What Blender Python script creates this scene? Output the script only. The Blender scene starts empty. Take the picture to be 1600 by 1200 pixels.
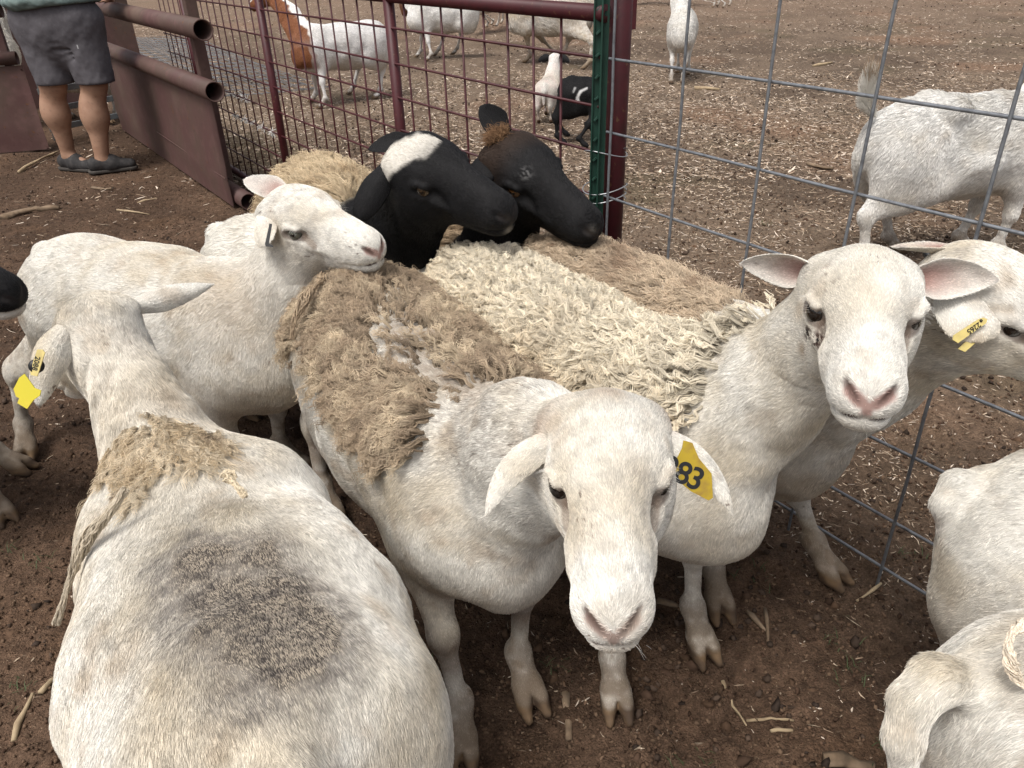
import bpy, math, time
import numpy as np
from mathutils import Vector, Matrix
import openvdb as vdb

T_START = time.time()
rng = np.random.default_rng(7)
scene = bpy.context.scene
COL = scene.collection

# ------------------------------------------------------------------ camera
CAM_H = 1.32
PITCH, ROLL, FPX = math.radians(30.1), math.radians(1.7), 1202.0
_F = np.array([0, math.cos(PITCH), -math.sin(PITCH)])
_R0 = np.array([1.0, 0, 0]); _U0 = np.array([0, math.sin(PITCH), math.cos(PITCH)])
_R = math.cos(ROLL) * _R0 - math.sin(ROLL) * _U0
_U = math.cos(ROLL) * _U0 + math.sin(ROLL) * _R0
CAM = np.array([0, 0, CAM_H])
cd = bpy.data.cameras.new('camera')
cam = bpy.data.objects.new('camera', cd); COL.objects.link(cam)
cd.sensor_fit = 'HORIZONTAL'; cd.sensor_width = 36.0
cd.lens = 36.0 * FPX / 1600.0
cd.clip_start = 0.02; cd.clip_end = 500
m = Matrix(((_R[0], _U[0], -_F[0], CAM[0]), (_R[1], _U[1], -_F[1], CAM[1]), (_R[2], _U[2], -_F[2], CAM[2]), (0, 0, 0, 1)))
cam.matrix_world = m
scene.camera = cam


def ray(x, y):
    return _F + (x - 800) / FPX * _R - (y - 600) / FPX * _U


def at(x, y, h=0.0):
    """point on the plane of height h seen at photo position x, y"""
    d = ray(x, y)
    return CAM + (h - CAM_H) / d[2] * d


def atd(x, y, depth):
    return CAM + ray(x, y) * depth


# ------------------------------------------------------------------ light
SUN_EL, SUN_AZ = math.radians(62), math.radians(215)
world = bpy.data.worlds.new('World'); scene.world = world
world.use_nodes = True
wn = world.node_tree; wn.nodes.clear()
sky = wn.nodes.new('ShaderNodeTexSky'); sky.sky_type = 'NISHITA'; sky.sun_disc = False
sky.sun_elevation = SUN_EL; sky.sun_rotation = SUN_AZ
sky.air_density = 1.0; sky.dust_density = 6.0; sky.ozone_density = 1.0
bg = wn.nodes.new('ShaderNodeBackground'); bg.inputs['Strength'].default_value = 0.13
wo = wn.nodes.new('ShaderNodeOutputWorld')
hs = wn.nodes.new('ShaderNodeHueSaturation'); hs.inputs['Saturation'].default_value = 0.35
wn.links.new(sky.outputs[0], hs.inputs['Color']); wn.links.new(hs.outputs[0], bg.inputs[0]); wn.links.new(bg.outputs[0], wo.inputs[0])
sd = bpy.data.lights.new('sun', 'SUN'); sd.energy = 1.4; sd.angle = math.radians(20); sd.color = (1.0, 0.98, 0.945)
sun = bpy.data.objects.new('sun', sd); COL.objects.link(sun)
# direction towards the sun (Blender sky: rotation measured clockwise from +Y)
_sv = Vector((math.sin(SUN_AZ) * math.cos(SUN_EL), math.cos(SUN_AZ) * math.cos(SUN_EL), math.sin(SUN_EL)))
sun.rotation_euler = _sv.to_track_quat('Z', 'Y').to_euler()
sun.location = (0, 0, 8)
scene.view_settings.view_transform = 'Standard'; scene.view_settings.look = 'None'
scene.view_settings.exposure = 0.48; scene.view_settings.gamma = 1.0
scene.view_settings.use_curve_mapping = False
scene.render.engine = 'CYCLES'
scene.cycles.use_denoising = True
scene.cycles.max_bounces = 6; scene.cycles.diffuse_bounces = 3; scene.cycles.glossy_bounces = 2
scene.cycles.transmission_bounces = 2
scene.cycles_curves.shape = 'RIBBONS'; scene.cycles_curves.subdivisions = 2
# ------------------------------------------------------------------ small helpers
def V(*a): return np.array(a, float)
def nz(v):
    v = np.asarray(v, float); return v / (np.linalg.norm(v, axis=-1, keepdims=True) + 1e-12)
def sm(a, b, x):
    t = np.clip((x - a) / (b - a), 0, 1); return t * t * (3 - 2 * t)
def mix(a, b, t):
    t = np.asarray(t)
    if t.ndim == 1: t = t[:, None]
    return a * (1 - t) + b * t


def _hash(ix, iy, iz, seed):
    h = (ix.astype(np.uint32) * np.uint32(374761393) + iy.astype(np.uint32) * np.uint32(668265263)
         + iz.astype(np.uint32) * np.uint32(2147483647) + np.uint32(seed) * np.uint32(974711))
    h = (h ^ (h >> np.uint32(13))) * np.uint32(1274126177)
    return ((h ^ (h >> np.uint32(16))) & np.uint32(0xffffff)).astype(np.float32) / np.float32(0xffffff)


def vn(P, s, seed=0):
    """smooth value noise 0..1, feature size s"""
    q = np.asarray(P, np.float32) / s + 1000.0
    i = np.floor(q).astype(np.int64); f = (q - i).astype(np.float32); f = f * f * (3 - 2 * f)
    out = 0
    for dx in (0, 1):
        wx = f[:, 0] if dx else 1 - f[:, 0]
        for dy in (0, 1):
            wy = f[:, 1] if dy else 1 - f[:, 1]
            for dz in (0, 1):
                wz = f[:, 2] if dz else 1 - f[:, 2]
                out = out + wx * wy * wz * _hash(i[:, 0] + dx, i[:, 1] + dy, i[:, 2] + dz, seed)
    return out


def fbm(P, s, seed=0, n=3):
    a, t, o = 1.0, 0.0, 0
    for k in range(n):
        o = o + a * vn(P, s / 2 ** k, seed + k * 17); t += a; a *= 0.55
    return o / t


def empty(name, loc=(0, 0, 0), **kw):
    o = bpy.data.objects.new(name, None); COL.objects.link(o); o.location = loc
    o.empty_display_size = 0.1
    for k, v in kw.items(): o[k] = v
    return o


def link(o, parent=None, **kw):
    COL.objects.link(o)
    if parent is not None: o.parent = parent
    for k, v in kw.items():
        if v is not None: o[k] = v
    return o


def np_mesh(name, verts, faces, mat=None, smooth=True):
    """faces: (n,k) array or list of them, all of the same size"""
    me = bpy.data.meshes.new(name)
    verts = np.asarray(verts, np.float32); faces = np.asarray(faces, np.int32)
    nf, k = faces.shape
    me.vertices.add(len(verts)); me.vertices.foreach_set('co', verts.ravel())
    me.loops.add(nf * k); me.loops.foreach_set('vertex_index', faces.ravel())
    me.polygons.add(nf); me.polygons.foreach_set('loop_start', np.arange(0, nf * k, k, dtype=np.int32))
    me.polygons.foreach_set('use_smooth', np.full(nf, smooth))
    me.update(calc_edges=True)
    if mat: me.materials.append(mat)
    return me


def mobj(name, verts, faces, mat, parent=None, smooth=True, off=None, **kw):
    verts = np.asarray(verts, float)
    if off is not None: verts = verts - np.asarray(off)
    return link(bpy.data.objects.new(name, np_mesh(name, verts, faces, mat, smooth)), parent, **kw)


def set_col(me, cols, name='tint'):
    a = me.color_attributes.new(name, 'FLOAT_COLOR', 'POINT')
    c = np.ones((len(cols), 4), np.float32); c[:, :3] = cols
    a.data.foreach_set('color', c.ravel())


# ------------------------------------------------------------------ materials
MATS = {}
def mat(name, color=(0.5, 0.5, 0.5), rough=0.7, attr=None, noise=None, bump=None, metal=0.0, spec=0.3, sheen=0, trans=0):
    if name in MATS: return MATS[name]
    mt = bpy.data.materials.new(name); mt.use_nodes = True; MATS[name] = mt
    nt = mt.node_tree; b = nt.nodes['Principled BSDF']; L = nt.links.new
    b.inputs['Base Color'].default_value = (*color, 1); b.inputs['Roughness'].default_value = rough
    b.inputs['Metallic'].default_value = metal; b.inputs['Specular IOR Level'].default_value = spec
    b.inputs['Sheen Weight'].default_value = sheen
    out = None
    tc = nt.nodes.new('ShaderNodeTexCoord')
    if attr:
        at_ = nt.nodes.new('ShaderNodeAttribute'); at_.attribute_name = attr; out = at_.outputs['Color']
        L(out, b.inputs['Base Color'])
    if noise:   # list of (scale, colour, lo, hi): a second colour mixed in by noise
        for (sc_, c2, lo, hi) in noise:
            n = nt.nodes.new('ShaderNodeTexNoise'); n.inputs['Scale'].default_value = sc_; n.inputs['Detail'].default_value = 6
            L(tc.outputs['Object'], n.inputs['Vector'])
            r = nt.nodes.new('ShaderNodeMapRange'); r.inputs[1].default_value = lo; r.inputs[2].default_value = hi
            L(n.outputs['Fac'], r.inputs[0])
            mx = nt.nodes.new('ShaderNodeMix'); mx.data_type = 'RGBA'
            L(r.outputs[0], mx.inputs[0])
            if out is not None: L(out, mx.inputs[6])
            else: mx.inputs[6].default_value = (*color, 1)
            mx.inputs[7].default_value = (*c2, 1); out = mx.outputs[2]
        L(out, b.inputs['Base Color'])
    if bump:
        n = nt.nodes.new('ShaderNodeTexNoise'); n.inputs['Scale'].default_value = bump[0]; n.inputs['Detail'].default_value = 5
        L(tc.outputs['Object'], n.inputs['Vector'])
        bp = nt.nodes.new('ShaderNodeBump'); bp.inputs['Strength'].default_value = bump[1]; bp.inputs['Distance'].default_value = bump[2]
        L(n.outputs['Fac'], bp.inputs['Height']); L(bp.outputs[0], b.inputs['Normal'])
    return mt


M_SKIN = mat('animal_skin', attr='tint', rough=0.75, spec=0.2, bump=(90, 0.3, 0.004))
M_HAIR = mat('animal_hair', attr='tint', rough=0.62, spec=0.25)
M_WOOL = mat('wool_locks', attr='tint', rough=0.75, spec=0.15)
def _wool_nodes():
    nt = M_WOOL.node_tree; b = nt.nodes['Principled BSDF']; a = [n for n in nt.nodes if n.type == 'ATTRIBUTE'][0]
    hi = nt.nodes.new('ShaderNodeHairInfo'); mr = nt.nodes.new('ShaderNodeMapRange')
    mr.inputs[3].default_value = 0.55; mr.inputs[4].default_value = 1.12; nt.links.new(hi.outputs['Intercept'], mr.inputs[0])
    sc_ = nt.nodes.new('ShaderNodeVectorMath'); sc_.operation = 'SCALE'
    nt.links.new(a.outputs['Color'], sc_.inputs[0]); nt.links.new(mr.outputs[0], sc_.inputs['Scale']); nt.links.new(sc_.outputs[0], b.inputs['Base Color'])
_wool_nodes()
M_HAIRB = mat('black_hair', attr='tint', rough=0.45, spec=0.22)
M_HORN = mat('hoof_horn', (0.10, 0.075, 0.05), rough=0.5)
M_EYE = mat('eye_dark', (0.012, 0.008, 0.006), rough=0.06, spec=0.6)

# ------------------------------------------------------------------ implicit bodies
class Sdf:
    """a soft union of tapered limbs and ellipsoids; meshed as ONE continuous skin"""
    def __init__(s): s.p = []; s.marks = []

    def cone(s, a, b, ra, rb, k=0.03, tag='body', lat=None, f=1.0, d=None, op='u'):
        """tapered capsule a->b; thickness along direction lat is multiplied by f"""
        a = np.asarray(a, float); b = np.asarray(b, float); w = b - a; L = np.linalg.norm(w) + 1e-9; w = w / L
        lat = nz(np.cross(w, (0, 0, 1)) + 1e-6) if lat is None else nz(np.asarray(lat, float) - np.dot(lat, w) * w)
        v = np.cross(w, lat)
        s.p.append(dict(t='c', o=a, A=np.array([w, lat, v]), L=L, ra=ra, rb=rb, f=f, k=k, tag=tag, op=op,
                        d=w if d is None else nz(d), lo=np.minimum(a, b) - max(ra, rb) * max(1, f), hi=np.maximum(a, b) + max(ra, rb) * max(1, f)))

    def ell(s, c, r, A=None, k=0.03, tag='body', d=(0, 0, -1), op='u'):
        c = np.asarray(c, float); r = np.asarray(r, float); A = np.eye(3) if A is None else np.asarray(A, float)
        e = np.sqrt(((A * r[:, None]) ** 2).sum(0))
        s.p.append(dict(t='e', o=c, A=A, r=r, k=k, tag=tag, op=op, d=nz(d), lo=c - e, hi=c + e))

    @staticmethod
    def dist(q, P):
        X = (P - q['o'].astype(P.dtype)) @ q['A'].T.astype(P.dtype)
        if q['t'] == 'c':
            h = np.clip(X[..., 0] / q['L'], 0, 1)
            lat = X[..., 1] / q['f']
            dd = np.sqrt((X[..., 0] - h * q['L']) ** 2 + lat ** 2 + X[..., 2] ** 2) - (q['ra'] + (q['rb'] - q['ra']) * h)
            return dd * min(1.0, q['f'])
        k0 = np.sqrt(((X / q['r']) ** 2).sum(-1)); k1 = np.sqrt(((X / q['r'] ** 2) ** 2).sum(-1)) + 1e-6
        return k0 * (k0 - 1) / k1

    def comb(s, D, d, q):
        k = q['k']
        if q['op'] == 'u':
            h = np.maximum(k - np.abs(D - d), 0) / k
            return np.minimum(D, d) - h * h * k * 0.25
        d = -d
        h = np.maximum(k - np.abs(D - d), 0) / k
        return np.maximum(D, d) + h * h * k * 0.25

    def eval(s, P):
        P = np.asarray(P, np.float32); D = np.full(P.shape[:-1], 1.0, np.float32)
        for q in s.p: D = s.comb(D, s.dist(q, P), q)
        return D

    def grid(s, h, lo=None, hi=None, planes=()):
        u = [q for q in s.p if q['op'] == 'u']
        L = np.min([q['lo'] for q in u], 0) - 0.03; Hh = np.max([q['hi'] for q in u], 0) + 0.03
        if lo is not None: L = np.maximum(L, lo); Hh = np.minimum(Hh, hi)
        n = np.ceil((Hh - L) / h).astype(int) + 1
        ax = [(L[i] + h * np.arange(n[i])).astype(np.float32) for i in range(3)]
        D = np.full(n, 0.08, np.float32)
        for q in s.p:
            pad = q['k'] + 3 * h
            a = np.clip(np.floor((q['lo'] - pad - L) / h).astype(int), 0, n); b = np.clip(np.ceil((q['hi'] + pad - L) / h).astype(int), 0, n)
            if (b <= a).any(): continue
            sl = tuple(slice(a[i], b[i]) for i in range(3))
            G = np.stack(np.meshgrid(*[ax[i][sl[i]] for i in range(3)], indexing='ij'), -1)
            D[sl] = s.comb(D[sl], s.dist(q, G), q).astype(np.float32)
        for (o, nn) in planes:     # keep the side where (P-o).n < 0
            o = np.asarray(o); nn = nz(nn)
            pl = ((ax[0] - o[0]) * nn[0])[:, None, None] + ((ax[1] - o[1]) * nn[1])[None, :, None] + ((ax[2] - o[2]) * nn[2])[None, None, :]
            D = np.maximum(D, pl.astype(np.float32))
        # never open at the border of the grid
        for i in range(3):
            for e in (0, -1):
                sl = [slice(None)] * 3; sl[i] = e; D[tuple(sl)] = np.maximum(D[tuple(sl)], h * 0.5)
        return D, L, h

    def mesh(s, h, **kw):
        D, L, h = s.grid(h, **kw)
        D = np.clip(D, -0.08, 0.08)
        g = vdb.FloatGrid(0.08); g.copyFromArray(D)
        pts, quads = g.convertToQuads(isovalue=0.0)
        P = pts * h + L
        return P.astype(np.float64), quads.astype(np.int32), (D, L, h)

    def weights(s, P, sharp=0.02):
        """blended hair direction and tag weights at points"""
        P = np.asarray(P, np.float32)
        dirs = np.zeros(P.shape, np.float32); tot = np.full(len(P), 1e-9, np.float32); tags = {}
        ds = [(q, s.dist(q, P)) for q in s.p if q['op'] == 'u']
        mn = np.min([d for _, d in ds], 0)
        for q, d in ds:
            w = np.exp(-(d - mn) / sharp)
            dirs += w[:, None] * q['d'].astype(np.float32); tot += w
            tags[q['tag']] = tags.get(q['tag'], 0) + w
        return dirs / tot[:, None], {k: v / tot for k, v in tags.items()}


def vnormals(P, Q):
    a, b, c, d = (P[Q[:, i]] for i in range(4))
    n = np.cross(c - a, d - b)
    out = np.zeros_like(P)
    for i in range(4):
        for j in range(3): out[:, j] += np.bincount(Q[:, i], n[:, j], len(P))
    return nz(out)


def smooth_mesh(P, Q, it=2, lam=0.5):
    for _ in range(it):
        acc = np.zeros_like(P); cnt = np.zeros(len(P))
        for i in range(4):
            for j in (1, 3):
                o = Q[:, (i + j) % 4]
                for c in range(3): acc[:, c] += np.bincount(Q[:, i], P[o, c], len(P))
                cnt += np.bincount(Q[:, i], minlength=len(P))
        ok = cnt > 0
        P = P.copy(); P[ok] += lam * (acc[ok] / cnt[ok, None] - P[ok])
    return P


def tri_sample(D, L, h, P):
    """trilinear sample of a distance grid and its gradient"""
    def smp(X):
        q = (X - L) / h; n = np.array(D.shape)
        i = np.clip(np.floor(q).astype(int), 0, n - 2); f = np.clip(q - i, 0, 1)
        o = 0
        for dx in (0, 1):
            for dy in (0, 1):
                for dz in (0, 1):
                    w = (f[:, 0] if dx else 1 - f[:, 0]) * (f[:, 1] if dy else 1 - f[:, 1]) * (f[:, 2] if dz else 1 - f[:, 2])
                    o = o + w * D[i[:, 0] + dx, i[:, 1] + dy, i[:, 2] + dz]
        return o
    d0 = smp(P); e = h
    g = np.stack([smp(P + np.array(v) * e) - smp(P - np.array(v) * e) for v in ((1, 0, 0), (0, 1, 0), (0, 0, 1))], -1)
    return d0, nz(g)


class Skin:
    """final surface of one animal: P verts, Q quads, N normals, dirs, tags, color"""
    pass


def sample_surface(P, Q, N, dens, n, r):
    a, b, c, d = (P[Q[:, i]] for i in range(4))
    ar = 0.5 * np.linalg.norm(np.cross(c - a, d - b), axis=1) * dens[Q].mean(1)
    cs = np.cumsum(ar); tot = cs[-1]
    if tot <= 0: return None
    f = np.searchsorted(cs, r.random(n) * tot); f = np.minimum(f, len(Q) - 1)
    u = r.random(n); v = r.random(n)
    W = np.stack([(1 - u) * (1 - v), u * (1 - v), u * v, (1 - u) * v], 1)
    return f, W


def interp(A, Q, f, W):
    X = A[Q[f]]
    if X.ndim == 2: return (X * W).sum(1)
    return (X * W[:, :, None]).sum(1)


def hair_object(name, pts, rad, cols, material, parent, off, **kw):
    """pts (n,k,3)"""
    n, k, _ = pts.shape
    h = bpy.data.hair_curves.new(name)
    h.add_curves([k] * n)
    h.attributes['position'].data.foreach_set('vector', (pts - np.asarray(off)).astype(np.float32).ravel())
    ra = h.attributes.new('radius', 'FLOAT', 'POINT'); ra.data.foreach_set('value', rad.astype(np.float32).ravel())
    c = np.ones((n, 4), np.float32); c[:, :3] = cols
    ca = h.attributes.new('tint', 'FLOAT_COLOR', 'CURVE'); ca.data.foreach_set('color', c.ravel())
    h.materials.append(material)
    return link(bpy.data.objects.new(name, h), parent, **kw)


def grow_hair(sk, n, length, radius, lift=0.35, k=4, r=None, jitter=0.13, clump=0.0, csize=0.006, dens=None, curl=0.0, cam_cull=True):
    """short coat: returns (pts, rad, cols, roots...)"""
    r = r or rng
    dn = sk.dens if dens is None else dens
    if cam_cull:
        view = nz(CAM - sk.P); fac = (sk.N * view).sum(1)
        dn = dn * np.clip((fac + 0.45) / 0.5, 0, 1)
    sm_ = sample_surface(sk.P, sk.Q, sk.N, dn, n, r)
    f, W = sm_
    p = interp(sk.P, sk.Q, f, W); nn = nz(interp(sk.N, sk.Q, f, W)); d = interp(sk.dirs, sk.Q, f, W)
    ln = interp(sk.hlen, sk.Q, f, W) * length * (0.6 + 0.8 * r.random(n))
    # low-frequency swirl plus per-hair jitter
    sw = np.stack([vn(p, 0.05, 31) - .5, vn(p, 0.05, 32) - .5, vn(p, 0.05, 33) - .5], 1) * 0.6
    d = nz(d) + sw + r.normal(0, jitter, p.shape)
    d = nz(d - (d * nn).sum(1)[:, None] * nn)
    lf = lift * (0.6 + 0.8 * r.random(n))[:, None]
    ts = np.linspace(0, 1, k)
    pts = np.empty((n, k, 3))
    for i, t in enumerate(ts):
        out = lf * (t - 0.35 * t * t)
        pts[:, i] = p + ln[:, None] * (d * t + nn * out)
    if curl:
        ph = r.random(n) * 6.28; e = np.cross(nn, d)
        for i, t in enumerate(ts):
            pts[:, i] += (e * np.sin(ph + 9 * t)[:, None] + nn * np.cos(ph + 9 * t)[:, None] * .5) * (curl * t) * ln[:, None]
    if clump:
        c = np.floor(p / csize).astype(np.int64)
        j = np.stack([_hash(c[:, 0], c[:, 1], c[:, 2], s_) for s_ in (1, 2, 3)], 1)
        cen = (c + 0.2 + 0.6 * j) * csize
        tip = cen + (pts[:, -1] - p)
        cl = clump if np.isscalar(clump) else clump
        for i, t in enumerate(ts):
            w = (np.asarray(cl) * t ** 1.2)
            w = w[:, None] if np.ndim(w) else w
            pts[:, i] += ((cen - p) - ((cen - p) * nn).sum(1)[:, None] * nn) * w
    rad = radius * (np.array([1, 0.9, 0.65, 0.15]) if k == 4 else np.linspace(1, 0.2, k))[None, :] * (0.7 + 0.6 * r.random(n))[:, None]
    return pts, rad, p, nn, d, {k_: interp(v_, sk.Q, f, W) for k_, v_ in sk.T.items()}


def fleece(sk, n, dens, length, width, strands, color, lift=.012, wave=.003, freq=2.0, droop=.4, jitter=.3, K=7, rad=.0006,
           name='fleece', root=None, off=(0, 0, 0), r=None, base=None, bulk=None, cull=True, lvar=.5, frizz=.0016):
    """matted locks that lie over the skin: every lock is a bundle of strands following the body"""
    r = r or rng
    dn = dens.copy()
    if cull:
        view = nz(CAM - sk.P); dn = dn * np.clip(((sk.N * view).sum(1) + 0.5) / 0.5, 0, 1)
    f, W = sample_surface(sk.P, sk.Q, sk.N, dn, n, r)
    p = interp(sk.P, sk.Q, f, W); nn = nz(interp(sk.N, sk.Q, f, W)); d = nz(interp(sk.dirs, sk.Q, f, W)) if base is None else np.tile(nz(base), (n, 1))
    d = d + np.array([0, 0, -droop])
    sw = np.stack([vn(p, .07, 41) - .5, vn(p, .07, 42) - .5, vn(p, .07, 43) - .5], 1) * jitter * 3
    d = d + sw + r.normal(0, jitter * .5, p.shape)
    L = length * (1 - lvar + 2 * lvar * r.random(n)); L *= .6 + .8 * vn(p, .05, 77)
    D, L0, hh = sk.G
    cur = p.copy(); G = np.empty((n, K, 3)); NN = np.empty((n, K, 3)); TT = np.empty((n, K, 3))
    hgt = lift * (.3 + 1.2 * r.random(n))
    for i in range(K):
        t = i / (K - 1)
        dv, g = tri_sample(D, L0, hh, cur)
        tg = nz(d - (d * g).sum(1)[:, None] * g)
        if i: 
            tgt = hgt * math.sin(min(1, t * 1.6) * math.pi / 2)
            cur = cur + g * np.clip(tgt - dv, -.02, .02)[:, None]
        G[:, i] = cur; NN[:, i] = g; TT[:, i] = tg
        cur = cur + tg * (L / (K - 1))[:, None]
    ph = r.random(n) * 6.28; E = np.cross(NN, TT)
    m_ = strands
    pts = np.empty((n, m_, K, 3))
    a0 = r.random((n, m_)) * 6.28; r0 = np.sqrt(r.random((n, m_))) * width * .5 * (.5 + 1.0 * r.random((n, 1)))
    ln = .75 + .35 * r.random((n, m_))
    for i in range(K):
        t = i / (K - 1)
        w = (np.sin(ph + t * freq * 6.28) * wave * min(1, t * 2))[:, None, None] * E[:, i][:, None] + (np.cos(ph * 1.7 + t * freq * 6.28) * wave * .5 * min(1, t * 2))[:, None, None] * NN[:, i][:, None]
        sh = (1 - .72 * t) * (1 + .0 * t)
        o = (r0 * np.cos(a0 + 2.0 * t) * sh)[..., None] * E[:, i][:, None] + (r0 * np.sin(a0 + 2.0 * t) * sh * .6 + r0 * .4)[..., None] * NN[:, i][:, None]
        q = G[:, i][:, None] + w + o
        if i: q = pts[:, :, i - 1] + (q - (G[:, i - 1][:, None] + prev)) * ln[..., None]
        prev = w + o
        if i and frizz:
            fz = r.normal(0, frizz, (n, m_, 3)) if i == 1 else fz * .75 + r.normal(0, frizz, (n, m_, 3)); q = q + fz
        pts[:, :, i] = q
    cc = color(p, nn); br = (.72 + .5 * r.random(n))[:, None]
    cc = np.clip(cc * br, 0, 1); cc = np.repeat(cc, m_, 0) * (.85 + .3 * r.random((n * m_, 1)))
    rd = rad * (.7 + .6 * r.random((n * m_, 1))) * np.linspace(1, .35, K)[None]
    return hair_object(name, pts.reshape(n * m_, K, 3), rd, np.clip(cc, 0, 1), M_WOOL, root, off)


def rope(path, radius, color, name, root, off, strands=40, rad=.0011, seed=5, fray=.2, taper=.4):
    """a twisted strip of matted wool along a path"""
    r = np.random.default_rng(seed)
    path = np.asarray(path, float); seg = np.r_[0, np.cumsum(np.linalg.norm(np.diff(path, axis=0), axis=1))]
    K = 28; tt = np.linspace(0, seg[-1], K)
    c = np.stack([np.interp(tt, seg, path[:, i]) for i in range(3)], 1)
    for _ in range(3): c[1:-1] = (c[:-2] + 2 * c[1:-1] + c[2:]) / 4
    tg = nz(np.gradient(c, axis=0)); e1 = nz(np.cross(tg, nz(CAM - c))); e2 = np.cross(e1, tg)
    a = r.random(strands) * 6.28; q = np.sqrt(r.random(strands)) * radius
    pts = np.empty((strands, K, 3))
    for i in range(K):
        t = i / (K - 1); w = (1 - taper * t) * (.8 + .35 * math.sin(9 * t + seed))
        an = a + 5 * t + .8 * np.sin(11 * t + a * 3)
        pts[:, i] = c[i] + (q * np.cos(an) * w)[:, None] * e1[i] + (q * np.sin(an) * w * .7)[:, None] * e2[i] + r.normal(0, .0007, (strands, 3))
    cc = np.asarray(color)[None] * (.65 + .6 * r.random((strands, 1)))
    return hair_object(name, pts, rad * np.ones((strands, K)) * np.linspace(1, .6, K)[None], np.clip(cc, 0, 1), M_HAIR, root, off)
# ------------------------------------------------------------------ anatomy
def head_frame(crown, nose, up=(0, 0, 1), roll=0.0):
    crown = np.asarray(crown, float); nose = np.asarray(nose, float)
    x = nz(nose - crown); z = np.asarray(up, float); z = nz(z - np.dot(z, x) * x); y = np.cross(z, x)
    c, s = math.cos(roll), math.sin(roll)
    y, z = c * y + s * z, c * z - s * y
    return np.array([x, y, z])


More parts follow.
